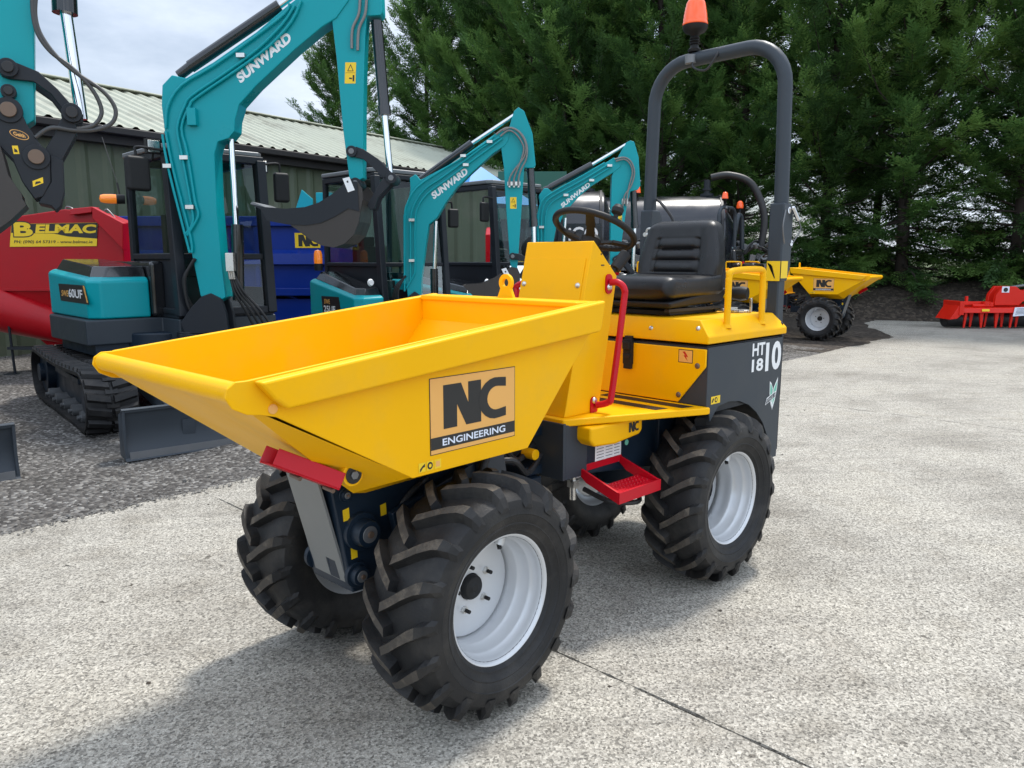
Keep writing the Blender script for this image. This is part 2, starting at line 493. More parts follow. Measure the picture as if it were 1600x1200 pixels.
rng = random.Random(7)
g = MB(); S = 900
g.poly([(-S, -S, -0.012), (S, -S, -0.012), (S, S, -0.012), (-S, S, -0.012)])
structure(g.build('ground', 'field'))
def edge_y(x): return 2.63 + 0.02 * sin(x * 1.7) + 0.022 * noise.noise(V((x * 3.1, 0.3, 0))) + 0.018 * noise.noise(V((x * 11, 4.3, 0)))
# gravel apron (with low lumps) and the bare soil further right
g = MB()
def gz(u, v):
    x = -14 + 25.2 * u; y = 2.45 + 22 * v ** 1.6
    z = -0.006 + 0.03 * max(0, min(1, (y - 2.75) / 0.7)) * max(0, 0.6 + noise.noise(V((x * 1.3, y * 1.3, 1))) + 0.5 * noise.noise(V((x * 4, y * 4, 1))))
    return V((x, y, z))
g.grid(gz, 150, 90)
structure(g.build('gravel', 'gravel', angle=60))
g = MB()
def sz(u, v):
    x = 10.6 + 26 * u; y = 2.60 + 30 * v ** 1.5
    z = -0.005 + 0.02 * abs(noise.noise(V((x, y, 4)))) * min(1, v * 30) if x < 14 or y > 4.4 else -0.008
    return V((x, y, z))
g.grid(sz, 60, 50)
structure(g.build('soil', 'soil', angle=60))
# concrete slabs, cast with open joints
def slab(x0, x1, ya=-16.0, far=None):
    g = MB(); n = max(2, int((x1 - x0) / 0.06)) if x1 - x0 < 8 else int((x1 - x0) / 0.1)
    top = []; bot = []
    for i in range(n + 1):
        x = x0 + (x1 - x0) * i / n
        y = edge_y(x) if far is None else far(x)
        top.append((x, y, 0.0)); bot.append((x, y, -0.06))
    ks = 420
    def jx(x, y, s): return x + s * (0.007 * noise.noise(V((y * 5, x, 2))) + 0.006 * noise.noise(V((y * 17, x, 5))) + 0.004 * noise.noise(V((y * 41, x, 5)))) + 0.012 * noise.noise(V((y * 0.9, 7, 2)))
    left = [(jx(x0, edge_y(x0) + (ya - edge_y(x0)) * k / ks, 1), edge_y(x0) + (ya - edge_y(x0)) * k / ks, 0.0) for k in range(1, ks + 1)]
    right = [(jx(x1, ya + (edge_y(x1) - ya) * k / ks, -1), ya + (edge_y(x1) - ya) * k / ks, 0.0) for k in range(0, ks)]
    loop = top[::-1] + left + right
    g.prism(loop, (0, 0, -0.055))
    return structure(g.build('concrete_slab', 'concrete'))
JX = [-13.0, -5.6, 0.43, 6.1, 11.8]
for a, b_ in zip(JX[:-1], JX[1:]): slab(a + 0.005, b_ - 0.005)
def far_edge(x): return 2.62 + max(0, min(1, (x - 14.0) / 3.0)) * 1.6 + 0.16 * noise.noise(V((x * 1.1, 2, 0))) + 0.10 * noise.noise(V((x * 3.7, 5, 0))) + 0.04 * noise.noise(V((x * 11, 5, 0)))
slab(11.805, 21.2, far=far_edge)
# joint filler: dark grit lying in the joints
g = MB(); g.bx(-13, 21, -16, 2.60, -0.05, -0.011)
structure(g.build('joint_grit', 'soil'))
# loose stones on the gravel and along the ragged edge
g = MB()
for k in range(5200):
    if k < 3600:
        x = -4.2 + 8.6 * rng.random(); y = 2.58 + 3.6 * rng.random() ** 1.8
    else:
        x = -3.5 + 7.5 * rng.random(); y = edge_y(x) + rng.gauss(-0.01, 0.035)
    s = 0.0035 + 0.010 * rng.random() ** 2.2 + (0.012 if rng.random() < 0.012 else 0)
    z = 0.003 if y < 2.63 else 0.012 * max(0, min(1, (y - 2.75) / 0.7))
    o = V((x, y, z + s * 0.25))
    q = M4.Rotation(rng.random() * 6.28, 3, 'Z')
    pts = [q @ V((sx * s * (0.6 + 0.6 * rng.random()), sy * s * (0.5 + 0.6 * rng.random()), sz_ * s * (0.35 + 0.4 * rng.random()))) + o for sx, sy, sz_ in ((1, 0, 0), (0, 1, 0), (-1, 0, 0), (0, -1, 0), (0.2, 0.1, 1), (0, 0, -1))]
    g.add(pts, [(0, 1, 4), (1, 2, 4), (2, 3, 4), (3, 0, 4), (1, 0, 5), (2, 1, 5), (3, 2, 5), (0, 3, 5)])
g.cur = 1
for k in range(110):
    x = -2.0 + 9.0 * rng.random(); y = -3.0 + 5.4 * rng.random(); s = 0.003 + 0.009 * rng.random() ** 3
    o = V((x, y, 0.001)); q = M4.Rotation(rng.random() * 6.28, 3, 'Z')
    pts = [q @ V((sx * s * (0.5 + 0.9 * rng.random()), sy * s * (0.5 + 0.6 * rng.random()), sz_ * s * 0.5)) + o for sx, sy, sz_ in ((1, 0, 0), (0.2, 1, 0), (-1, 0.2, 0), (0, -1, 0), (0.2, 0.1, 1))]
    g.add(pts, [(0, 1, 4), (1, 2, 4), (2, 3, 4), (3, 0, 4)])
st = g.build('loose_stones', ['stone', 'clod'], angle=10)
tag(st, 'loose grey stone chippings scattered along the gravel edge', 'gravel', kind='stuff')
# ------------------------------------------------------------------ the dumper
def wheel(parent, loc, side, disc=0.155, xf=None, lugs=18):
    """tyre with chevron lugs, deep dished rim; side -1 faces -y"""
    T = M4.Translation(V(loc))
    if side > 0: T = T @ M4.Rotation(pi, 4, 'Z') @ M4.Scale(-1, 4, (1, 0, 0))
    if xf is not None: T = xf @ T
    m = MB(T)
    prof = [(0.200, -0.100), (0.213, -0.112), (0.222, -0.1165), (0.226, -0.122), (0.230, -0.1225), (0.234, -0.124), (0.248, -0.131), (0.252, -0.1355), (0.256, -0.1345), (0.262, -0.138), (0.282, -0.142), (0.285, -0.1450), (0.289, -0.1435), (0.300, -0.144), (0.328, -0.136), (0.344, -0.118), (0.354, -0.092), (0.360, -0.05), (0.362, 0),
            (0.360, 0.05), (0.354, 0.092), (0.344, 0.118), (0.332, 0.136), (0.300, 0.144), (0.262, 0.138), (0.213, 0.112), (0.200, 0.100)]
    m.lathe(prof, (0, 0, 0), (0, 1, 0), 72)
    for s in (-1, 1):
        for k in range(lugs):
            th0 = 2 * pi * (k + (0.5 if s > 0 else 0)) / lugs
            # stations: offset from centre line, sweep, top radius, base radius, half width top, half width base
            stt = [(-0.012, 0.17, 0.397, 0.350, 0.036, 0.058), (0.03, 0.10, 0.397, 0.350, 0.037, 0.060), (0.070, 0.02, 0.394, 0.346, 0.040, 0.062), (0.106, -0.05, 0.386, 0.338, 0.045, 0.070),
                   (0.122, -0.075, 0.376, 0.332, 0.047, 0.078), (0.138, -0.092, 0.350, 0.322, 0.036, 0.078), (0.1475, -0.10, 0.318, 0.305, 0.022, 0.060)]
            vs = []
            for y, dth, rt, rb, wt, wb in stt:
                for r, w in ((rb, -wb), (rt, -wt), (rt, wt), (rb, wb)):
                    a = th0 + dth + w
                    vs.append((r * cos(a), s * y, r * sin(a)))
            for q in range(len(stt) - 1):
                o = q * 4; p = o + 4
                m.cur = 0
                m.add([vs[i] for i in (o, o + 1, p + 1, p)], [(0, 1, 2, 3)])
                m.add([vs[i] for i in (o + 2, o + 3, p + 3, p + 2)], [(0, 1, 2, 3)])
                m.cur = 1 if q < 4 else 0
                m.add([vs[i] for i in (o + 1, o + 2, p + 2, p + 1)], [(0, 1, 2, 3)])
            m.cur = 0
            m.add(vs[:4], [(0, 1, 2, 3)])
            m.add(vs[-4:], [(3, 2, 1, 0)])
    w = m.build('wheel', ['rubber', 'lugtop'], parent, angle=28)
    m = MB(T)
    yo = -0.112
    prof = [(0.2005, yo + 0.016), (0.2135, yo + 0.010), (0.2155, yo + 0.004), (0.2125, yo), (0.2085, yo + 0.001), (0.204, yo + 0.006), (0.200, yo + 0.013), (0.1975, yo + 0.026), (0.196, yo + 0.045),
            (0.190, yo + 0.052), (0.187, yo + 0.060), (0.184, yo + 0.092), (0.176, yo + 0.100), (0.1735, yo + 0.107), (0.1715, yo + 0.128), (0.173, yo + 0.165), (0.196, yo + 0.21), (0.2125, yo + 0.224), (0.2005, yo + 0.21)]
    m.lathe(prof, (0, 0, 0), (0, 1, 0), 64)
    yd = yo + disc
    m.lathe([(0.1725, yd + 0.004), (0.166, yd - 0.004), (0.150, yd - 0.006), (0.06, yd - 0.006), (0.045, yd - 0.004), (0.044, yd + 0.01)], (0, 0, 0), (0, 1, 0), 48)
    m.build('rim', 'rim', w, angle=40)
    m = MB(T)
    m.lathe([(0.0, yd - 0.03), (0.012, yd - 0.03), (0.016, yd - 0.026), (0.036, yd - 0.024), (0.041, yd - 0.018), (0.043, yd + 0.01)], (0, 0, 0), (0, 1, 0), 28)
    m.build('hub_cap', 'plasticblack', w, angle=40)
    for k in range(5):
        a = 2 * pi * k / 5 + 0.5
        c = V((0.077 * cos(a), 0, 0.077 * sin(a)))
        n = MB(T)
        n.cyl(c + V((0, yd - 0.006, 0)), c + V((0, yd - 0.013, 0)), 0.013, n=6); n.cyl(c + V((0, yd - 0.013, 0)), c + V((0, yd - 0.019, 0)), 0.0105, n=6)
        n.cur = 1
        n.cyl(c + V((0, yd - 0.019, 0)), c + V((0, yd - 0.036, 0)), 0.0065, n=10)
        n.build('wheel_nut', ['zinc', 'plasticblack'], w)
    n = MB(T)
    a = R(68)
    c = V((0.182 * cos(a), yo + 0.078, 0.182 * sin(a)))
    n.cyl(c + V((0.012 * cos(a), 0, 0.012 * sin(a))), c - V((0.022 * cos(a), 0, 0.022 * sin(a))), 0.017, n=14)
    n.cur = 1; n.cyl(c - V((0.02 * cos(a), 0, 0.02 * sin(a))), c - V((0.034 * cos(a), 0.01, 0.034 * sin(a))), 0.008, n=10)
    n.build('valve', ['rim', 'plasticblack'], w)
    return w

def rail_box(mb, p, q, w, h, up=(0, 0, 1)):
    p, q = V(p), V(q); d = (q - p).normalized(); up = V(up); side = d.cross(up).normalized(); up = side.cross(d)
    a, b = side * w / 2, up * h / 2
    mb.hexa([p - a - b, p + a - b, q + a - b, q - a - b, p - a + b, p + a + b, q + a + b, q - a + b])

def build_dumper():
    D = thing('site_dumper', (0, 0, 0), 0, 'yellow high tip site dumper with big open skip in the foreground, nearest the camera', 'dumper', 'yellow site dumpers')
    # ---- skip
    YS = 0.43
    m = MB()
    prof = [(-0.842, 1.150), (-0.836, 1.172), (-0.815, 1.186), (-0.785, 1.186), (0.556, 1.320), (0.532, 1.218), (0.192, 0.846), (-0.298, 0.846), (-0.715, 1.088), (-0.752, 1.098), (-0.790, 1.104), (-0.825, 1.122)]
    for s in (-1, 1):
        m.xz(prof, s * YS, s * (YS - 0.010))
    # hull plates between the cheeks; inner skin 8 mm inside
    def plate(pts, t=0.008):
        n = (V(pts[1]) - V(pts[0])).cross(V(pts[2]) - V(pts[0])).normalized() * t
        m.prism(pts, n)
    yi = YS - 0.009
    Mx = (-0.77, 0, 1.118)
    Qp, Qm = (-0.385, 0.13, 0.815), (-0.385, -0.13, 0.815)
    Lp, Lm = (-0.806, yi, 1.132), (-0.806, -yi, 1.132)
    Bp, Bm = (-0.352, 0.21, 0.768), (-0.352, -0.21, 0.768)
    Sp, Sm = (-0.298, yi, 0.848), (-0.298, -yi, 0.848)
    m.add([Mx, Qp, Qm], [(0, 2, 1)])
    m.add([Lp, Mx, Lm], [(0, 2, 1)])
    for L, Q, B_, S_ in ((Lp, Qp, Bp, Sp), (Lm, Qm, Bm, Sm)):
        m.add([L, Mx, Q, B_], [(0, 1, 2, 3)])
        m.add([L, B_, S_], [(0, 1, 2)])
    m.add([Qp, Bp, (-0.30, 0.20, 0.755), (-0.30, -0.20, 0.755), Bm, Qm], [(0, 1, 2, 3, 4, 5)])
    Cp, Cm = (0.192, yi, 0.848), (0.192, -yi, 0.848)
    Gp, Gm = (0.21, 0.20, 0.765), (0.21, -0.20, 0.765)
    m.add([Bp, Sp, Cp, Gp, (-0.30, 0.20, 0.755)], [(0, 1, 2, 3, 4)]); m.add([Bm, Sm, Cm, Gm, (-0.30, -0.20, 0.755)], [(4, 3, 2, 1, 0)])
    m.add([(-0.30, 0.20, 0.755), Gp, Gm, (-0.30, -0.20, 0.755)], [(0, 1, 2, 3)])
    m.add([Cp, (0.530, yi, 1.22), (0.530, -yi, 1.22), Cm, Gm, Gp], [(0, 1, 2, 3, 4, 5)])
    # inside
    m.add([(-0.806, yi, 1.152), (-0.27, yi, 0.862), (-0.27, -yi, 0.862), (-0.806, -yi, 1.152)], [(0, 1, 2, 3)])
    m.add([(-0.27, yi, 0.862), (0.15, yi, 0.862), (0.15, -yi, 0.862), (-0.27, -yi, 0.862)], [(0, 1, 2, 3)])
    m.add([(0.15, yi, 0.862), (0.462, yi, 1.215), (0.462, -yi, 1.215), (0.15, -yi, 0.862)], [(0, 1, 2, 3)])
    m.bx(0.462, 0.532, -yi, yi, 1.212, 1.300)
    skip = m.build('skip', 'yellow', D, bevel=0.003, seg=2, angle=10)
    m = MB(); m.tube([(-0.809, -0.42, 1.156), (-0.809, 0.42, 1.156)], 0.027, 18)
    m.build('lip_bar', 'yellow', skip)
    for s in (-1, 1):
        m = MB()
        y0, y1 = s * (YS + 0.001), s * (YS + 0.036)
        band = [(-0.775, 1.184), (0.565, 1.322), (0.548, 1.235), (0.535, 1.212), (-0.70, 1.110), (-0.735, 1.138)]
        m.xz(band, y0, y1)
        m.build('top_rail', 'yellow', skip, bevel=0.009, seg=3)
        m = MB()
        m.cyl((-0.725, s * 0.430, 1.110), (-0.725, s * 0.4335, 1.110), 0.012, n=20)
        m.build('plug', 'signorange', skip)
    m = MB(); m.bx(0.452, 0.560, -0.4195, 0.4195, 1.298, 1.3185)
    m.build('rear_bar', 'yellow', skip, bevel=0.006, seg=2)
    m = MB()
    eye = []
    for k in range(20):
        a = R(-40 + 260 * k / 19); eye.append((0.034 * cos(a), 0.058 + 0.034 * sin(a)))
    eye = [(0.042, 0.0)] + eye + [(-0.042, 0.0)]
    hole = [(0.017 * cos(2 * pi * k / 18), 0.058 + 0.017 * sin(2 * pi * k / 18)) for k in range(18)]
    # plate with hole: strip between outline and hole
    for yy, nn in ((0, 1), (0, -1)):
        pass
    ox = 0.527
    no = len(eye); vs = []
    def on(k): return hole[int(round((k + 2) * 18 / no)) % 18]
    # outline points matched to nearest hole point by angle
    def hp(p):
        a = math.atan2(p[1] - 0.058, p[0]); return (0.017 * cos(a), 0.058 + 0.017 * sin(a))
    for xx in (ox, ox + 0.014):
        for p in eye: vs.append((xx, p[0] - 0.005, 1.318 + p[1]))
        for p in eye: q = hp(p); vs.append((xx, q[0] - 0.005, 1.318 + q[1]))
    fs = []
    for k in range(no):
        j = (k + 1) % no
        fs += [(k, j, no + j, no + k), (2 * no + j, 2 * no + k, 3 * no + k, 3 * no + j), (k, 2 * no + k, 2 * no + j, j), (no + j, 3 * no + j, 3 * no + k, no + k)]
    m.add(vs, fs)
    m.build('lifting_eye', 'yellow', skip, angle=40)
    # sign on both cheeks
    for s in (-1, 1):
        y = s * (YS + 0.0012); dx = -s
        x0 = -0.232 if s < 0 else 0.128
        wv = V((0.360 * dx * 1.0, 0, 0)); hv = V((0, 0, 0.228)); p0 = V((x0, y, 0.900))
        e = V((0, s * 0.0006, 0))
        m = MB()
        m.cur = 0; m.poly([p0, p0 + wv, p0 + wv + hv, p0 + hv])
        m.cur = 1
        a, b = wv * 0.007, hv * 0.010
        m.poly([p0 + e + a + b, p0 + e + wv - a + b, p0 + e + wv - a + hv - b, p0 + e + a + hv - b])
        m.cur = 0
        m.poly([p0 + e * 2 + a + hv * 0.065, p0 + e * 2 + wv - a + hv * 0.065, p0 + e * 2 + wv - a + hv * 0.225, p0 + e * 2 + a + hv * 0.225])
        put_nc(m, p0 + e * 2 + wv * 0.145 + hv * 0.315, wv * 0.735, hv * 0.575)
        m.cur = 2
        put_text(m, 'ENGINEERING', p0 + e * 3 + wv * 0.13 + hv * 0.098, wv * 0.74, hv * 0.095, 0.018)
        m.build('maker_sign', ['inkblack', 'signorange', 'paper'], skip)
        m = MB()
        m.cur = 0
        for q in range(3):
            o = p0 + V((dx * (-0.045 + 0.03 * q), 0, -0.042)); w2, h2 = V((dx * 0.026, 0, 0)), V((0, 0, 0.028))
            m.cur = 0; m.poly([o, o + w2, o + w2 + h2, o + h2])
            m.cur = 1
            if q == 0: m.poly([o + e + w2 * a_ + h2 * b_ for a_, b_ in ((0.15, 0.1), (0.3, 0.1), (0.6, 0.45), (0.9, 0.5), (0.9, 0.85), (0.55, 0.65), (0.2, 0.35))])
            elif q == 1:
                m.poly([o + e + w2 * (0.5 + 0.4 * cos(t * pi / 8)) + h2 * (0.5 + 0.4 * sin(t * pi / 8)) for t in range(16)])
                m.cur = 0; m.poly([o + e * 2 + w2 * (0.5 + 0.2 * cos(t * pi / 8)) + h2 * (0.5 + 0.2 * sin(t * pi / 8)) for t in range(16)])
            else: m.cur = 2; m.poly([o + e + w2 * a_ + h2 * b_ for a_, b_ in ((0.2, 0.2), (0.8, 0.2), (0.8, 0.8), (0.2, 0.8))])
        m.build('warning_sticker', ['stickeryellow', 'inkblack', 'signorange'], skip)
    # red safety prop hung on the front plate
    m = MB()
    p, q = V((-0.616, -0.225, 0.962)), V((-0.462, -0.305, 0.876))
    d = (q - p).normalized(); sd = V((0, -1, 0.05)).normalized(); up = d.cross(sd).normalized()
    if up.z > 0: up = -up
    def ch(a, b): return p * (1 - a) + q * a
    for a0, a1, b0, b1 in ((-0.036, -0.032, 0, 0.046), (0.032, 0.036, 0, 0.046), (-0.036, 0.036, 0.046, 0.050)):
        o = [p + sd * a0 + up * b0, p + sd * a1 + up * b0, q + sd * a1 + up * b0, q + sd * a0 + up * b0]
        m.hexa([*o, *[x + up * (b1 - b0) for x in o]])
    m.build('safety_prop', 'red', skip, bevel=0.002)
    for t in (0.45, 0.95):
        m = MB(); c = p * (1 - t) + q * t + up * 0.053
        m.cyl(c - sd * 0.018 - d * 0.003, c + sd * 0.026 + up * 0.004, 0.0065, n=10)
        m.build('prop_pin', 'bronze', skip)
    m = MB(); c = V((-0.436, -0.312, 0.868))
    m.cyl(c + V((0, 0.05, 0)), c - V((0, 0.025, 0)), 0.034, n=28); m.cur = 1
    m.cyl(c - V((0, 0.025, 0)), c - V((0, 0.030, 0)), 0.026, n=24); m.cur = 2
    m.cyl(c - V((0, 0.030, 0)), c - V((0, 0.036, 0)), 0.013, n=6)
    m.build('pivot_boss', ['yellow', 'black', 'steelgrey'], skip, bevel=0.002)
    # ---- front chassis and lifting mast
    m = MB()
    m.hexa([(-0.300, -0.115, 0.40), (0.40, -0.115, 0.36), (0.40, 0.115, 0.36), (-0.300, 0.115, 0.40), (-0.375, -0.115, 0.80), (0.30, -0.115, 0.74), (0.30, 0.115, 0.74), (-0.375, 0.115, 0.80)])
    m.bx(-0.07, 0.07, -0.29, 0.29, 0.34, 0.47)
    rail_box(m, (-0.16, -0.15, 0.60), (0.22, -0.15, 0.70), 0.03, 0.10)
    rail_box(m, (-0.16, 0.15, 0.60), (0.22, 0.15, 0.70), 0.03, 0.10)
    m.bx(0.20, 0.62, -0.12, 0.12, 0.48, 0.60)
    ch_ = m.build('front_chassis', 'navy', D, bevel=0.006)
    m = MB()
    gp = lambda y, t: (-0.402 + 0.107 * t, y, 0.826 - 0.405 * t)
    def guard(y0, y1, t0, t1):
        n = V((-0.967, 0, -0.255)) * 0.008
        m.prism([gp(y0, t0), gp(y1, t0), gp(y1, t1), gp(y0, t1)], n)
    guard(-0.092, 0.092, 0, 0.80); guard(-0.092, -0.055, 0.80, 1.0); guard(0.0, 0.092, 0.80, 1.0)
    guard(-0.055, 0.0, 0.97, 1.0)
    m.build('front_guard', 'platesilver', D)
    m = MB(); m.prism([gp(0.092, 1.0), gp(-0.092, 1.0), V(gp(-0.13, 1.0)) + V((0.18, 0, -0.03)), V(gp(0.13, 1.0)) + V((0.18, 0, -0.03))], (0, 0, -0.008))
    m.build('bottom_guard', 'platesilver', D)
    for s in (-1, 1):
        for (x, z, r, l) in ((-0.268, 0.605, 0.046, 0.055), (-0.285, 0.462, 0.032, 0.03), (-0.318, 0.735, 0.018, 0.012)):
            m = MB()
            m.cyl((x, s * 0.11, z), (x, s * (0.118 + l * 0.3), z), r * 1.35, n=28)
            m.cyl((x, s * (0.118 + l * 0.3), z), (x, s * (0.118 + l), z), r, r * 0.92, n=28); m.cur = 1
            m.cyl((x, s * (0.118 + l), z), (x, s * (0.121 + l), z), r * 0.6, n=24); m.cur = 2
            m.cyl((x, s * (0.121 + l), z), (x, s * (0.128 + l), z), r * 0.25, n=12)
            m.build('pivot_pin', ['navy', 'steelgrey', 'bronze'], ch_, bevel=0.002)
        for (x, z) in ((-0.315, 0.668), (-0.290, 0.535), (-0.17, 0.65)):
            m = MB(); m.poly([(x - 0.012, s * 0.1165, z - 0.02), (x + 0.012, s * 0.1165, z - 0.018), (x + 0.010, s * 0.1165, z + 0.022), (x - 0.014, s * 0.1165, z + 0.018)])
            m.build('tag_sticker', 'stickeryellow', ch_)
        m = MB()   # side post carrying the tipping ram
        m.hexa([(0.24, s * 0.16, 0.40), (0.40, s * 0.16, 0.40), (0.40, s * 0.19, 0.40), (0.24, s * 0.19, 0.40), (0.20, s * 0.16, 0.80), (0.32, s * 0.16, 0.80), (0.32, s * 0.19, 0.80), (0.20, s * 0.19, 0.80)])
        m.build('side_post', 'greypaint', D, bevel=0.004)
        m = MB(); m.cyl((-0.02, s * 0.24, 0.42), (0.14, s * 0.24, 0.70), 0.028, n=16); m.cyl((0.14, s * 0.24, 0.70), (0.19, s * 0.24, 0.79), 0.016, n=12)
        m.build('tipping_ram', 'black', D)
        m = MB(); m.lathe([(0.0, -0.02), (0.09, -0.02), (0.105, 0.0), (0.105, 0.05), (0.08, 0.06)], (0, s * 0.27, 0.405), (0, s, 0), 24)
        m.build('hub_motor', 'navy', D)
        m = MB()
        m.tube([(0.05, s * 0.08, 0.70), (-0.02, s * 0.14, 0.72), (-0.10, s * 0.13, 0.66), (-0.13, s * 0.11, 0.56)], 0.010, 8, smooth=6)
        m.tube([(0.10, s * 0.08, 0.66), (0.0, s * 0.16, 0.62), (-0.06, s * 0.20, 0.50), (-0.03, s * 0.25, 0.42)], 0.010, 8, smooth=6)
        m.build('hydraulic_hose', 'hose', D)
    for s in (-1, 1): wheel(D, (0, s * 0.388, 0.398), s, 0.155)
    # ---- rear half (steered two degrees about the centre pivot)
    A = M4.Translation(V((0.75, 0, 0))) @ M4.Rotation(-0.0373, 4, 'Z') @ M4.Translation(V((-0.75, 0, 0)))
    for s in (-1, 1): wheel(D, (1.49, s * 0.388, 0.398), s, 0.188, xf=A)
    def mb(): return MB(A)
    m = mb()
    m.hexa([(0.655, -0.20, 0.605), (1.36, -0.20, 0.52), (1.36, 0.20, 0.52), (0.655, 0.20, 0.605), (0.655, -0.20, 0.815), (1.36, -0.20, 0.815), (1.36, 0.20, 0.815), (0.655, 0.20, 0.815)])
    m.bx(1.30, 2.0, -0.22, 0.22, 0.50, 0.80)
    m.bx(1.42, 1.56, -0.29, 0.29, 0.34, 0.47)
    m.bx(0.56, 0.655, -0.10, 0.10, 0.76, 0.80); m.bx(0.56, 0.655, -0.10, 0.10, 0.60, 0.64)
    rc = m.build('rear_chassis', 'navy', D, bevel=0.006)
    m = mb(); m.bx(0.652, 0.668, -0.215, 0.215, 0.59, 0.822); m.bx(0.668, 0.80, -0.2145, -0.201, 0.59, 0.815)
    m.build('chassis_end_plate', 'greypaint', rc, bevel=0.002)
    m = mb(); m.cyl((0.60, -0.05, 0.69), (0.60, -0.115, 0.69), 0.022, n=16)
    m.build('hose_cap', 'yellow', rc, bevel=0.004)
    m = mb()
    for k, (zz, yy) in enumerate(((0.72, -0.05), (0.68, -0.09), (0.66, 0.02), (0.74, 0.06), (0.70, 0.10))):
        m.tube([(0.30, yy * 0.8, zz), (0.42, yy * 1.5 - 0.02, zz + 0.03), (0.54, yy * 1.4, zz - 0.05), (0.66, yy, zz)], 0.012, 8, smooth=6)
    m.build('hydraulic_hose', 'hose', D)
    for s in (-1, 1):
        m = mb(); m.lathe([(0.0, -0.02), (0.09, -0.02), (0.105, 0.0), (0.105, 0.08), (0.08, 0.10)], (1.49, s * 0.25, 0.405), (0, s, 0), 24)
        m.build('hub_motor', 'navy', D)
    # data plate
    m = mb(); e = -0.2016
    m.poly([(0.868, e - 0.0145, 0.607), (1.045, e, 0.598), (1.045, e, 0.712), (0.868, e - 0.0145, 0.722)][0:0] or [(0.868, e, 0.607), (1.045, e, 0.598), (1.045, e, 0.708), (0.868, e, 0.718)])
    m.cur = 1
    put_nc(m, (0.88, e - 0.0006, 0.690), (0.045, 0, 0), (0, 0, 0.022))
    for k in range(6):
        z0 = 0.682 - 0.013 * k
        for x0, x1 in ((0.878, 0.925), (0.938, 0.985), (0.996, 1.034)):
            m.cur = 2; m.poly([(x0, e - 0.0006, z0 - 0.004), (x1, e - 0.0006, z0 - 0.004), (x1, e - 0.0006, z0 - 0.001), (x0, e - 0.0006, z0 - 0.001)])
    m.build('data_plate', ['white', 'inkblack', 'steelgrey'], rc)
    m = mb(); m.cyl((1.085, -0.2005, 0.675), (1.085, -0.2016, 0.675), 0.013, n=20)
    m.build('inspection_sticker', 'greendecal', rc)
    m = mb(); put_text(m, 'HBNC041', (0.875, -0.2018, 0.722), (0.115, 0, -0.004), (0, 0, 0.012), 0.0)
    m.build('chalk_number', 'stickeryellow', rc)
    # platform
    m = mb()
    pf = [(0.66, -0.205), (1.285, -0.475), (1.308, -0.475), (1.308, 0.475), (1.285, 0.475), (0.66, 0.205)]
    m.xy(pf, 0.808, 0.838)
    plat = m.build('platform', 'yellow', D, bevel=0.007, seg=3)
    for k in range(2):
        m = mb(); x = 1.235 - 0.115 * k
        y0 = -0.40 + 0.055 * k
        m.poly([(x - 0.032, y0, 0.8395), (x + 0.032, y0 - 0.02, 0.8395), (x + 0.032, 0.05, 0.8395), (x - 0.032, 0.05, 0.8395)])
        m.build('grip_strip', 'plasticblack', plat)
    # yellow box below the platform
    m = mb(); m.xz([(0.735, 0.805), (1.085, 0.805), (1.085, 0.745), (1.065, 0.728), (0.90, 0.712), (0.765, 0.722), (0.735, 0.75)], -0.285, -0.205)
    sb = m.build('side_box', 'yellow', D, bevel=0.012, seg=3)
    m = mb(); put_nc(m, (0.985, -0.2862, 0.748), (0.068, 0, 0), (0, 0, 0.042))
    m.build('maker_logo', 'inkblack', sb)
    # step
    m = mb()
    for x in (0.765, 1.035):
        m.prism([(x, -0.195, 0.625), (x, -0.40, 0.560), (x, -0.40, 0.515), (x, -0.24, 0.565), (x, -0.195, 0.60)], (0.012, 0, 0))
    m.bx(0.765, 1.047, -0.412, -0.400, 0.513, 0.560); m.bx(0.765, 1.047, -0.205, -0.193, 0.60, 0.628)
    m.hexa([(0.777, -0.400, 0.540), (1.035, -0.400, 0.540), (1.035, -0.300, 0.553), (0.777, -0.300, 0.553), (0.777, -0.400, 0.547), (1.035, -0.400, 0.547), (1.035, -0.300, 0.560), (0.777, -0.300, 0.560)])
    for k in range(11):
        for j in range(4):
            m.cyl((0.797 + 0.022 * k, -0.385 + 0.024 * j, 0.546 + 0.003 * j), (0.797 + 0.022 * k, -0.385 + 0.024 * j, 0.555 + 0.003 * j), 0.006, 0.003, n=8)
    m.build('step', 'red', D, bevel=0.003)
    m = mb(); m.tube([(0.86, -0.15, 0.50), (0.88, -0.28, 0.47), (0.98, -0.34, 0.46), (1.10, -0.26, 0.45), (1.2, -0.15, 0.46)], 0.011, 8, smooth=6)
    m.build('hydraulic_hose', 'hose', D)
    m = mb(); m.cyl((0.79, -0.15, 0.60), (0.79, -0.15, 0.47), 0.013, n=12); m.box((0.79, -0.15, 0.54), (0.035, 0.035, 0.03)); m.cyl((0.80, -0.12, 0.55), (0.86, -0.12, 0.55), 0.012, n=10)
    m.build('hose_fitting', 'zinc', D)
    # console
    m = mb()
    m.xz([(0.852, 1.538), (0.860, 1.540), (1.012, 1.398), (0.905, 0.838), (0.690, 0.838)], -0.185, 0.185)
    con = m.build('console', 'yellow', D, bevel=0.009, seg=3)
    m = mb()
    fx = lambda z: 0.852 - (1.538 - z) * 0.2314
    zs = (1.47, 1.05)
    m.prism([(fx(zs[0]) - 0.0005, -0.165, zs[0]), (fx(zs[0]) - 0.0005, 0.178, zs[0]), (fx(zs[1]) - 0.0005, 0.178, zs[1]), (fx(zs[1]) - 0.0005, -0.165, zs[1])], (-0.003, 0, 0.0007))
    m.build('cover_panel', 'yellow', con, bevel=0.001)
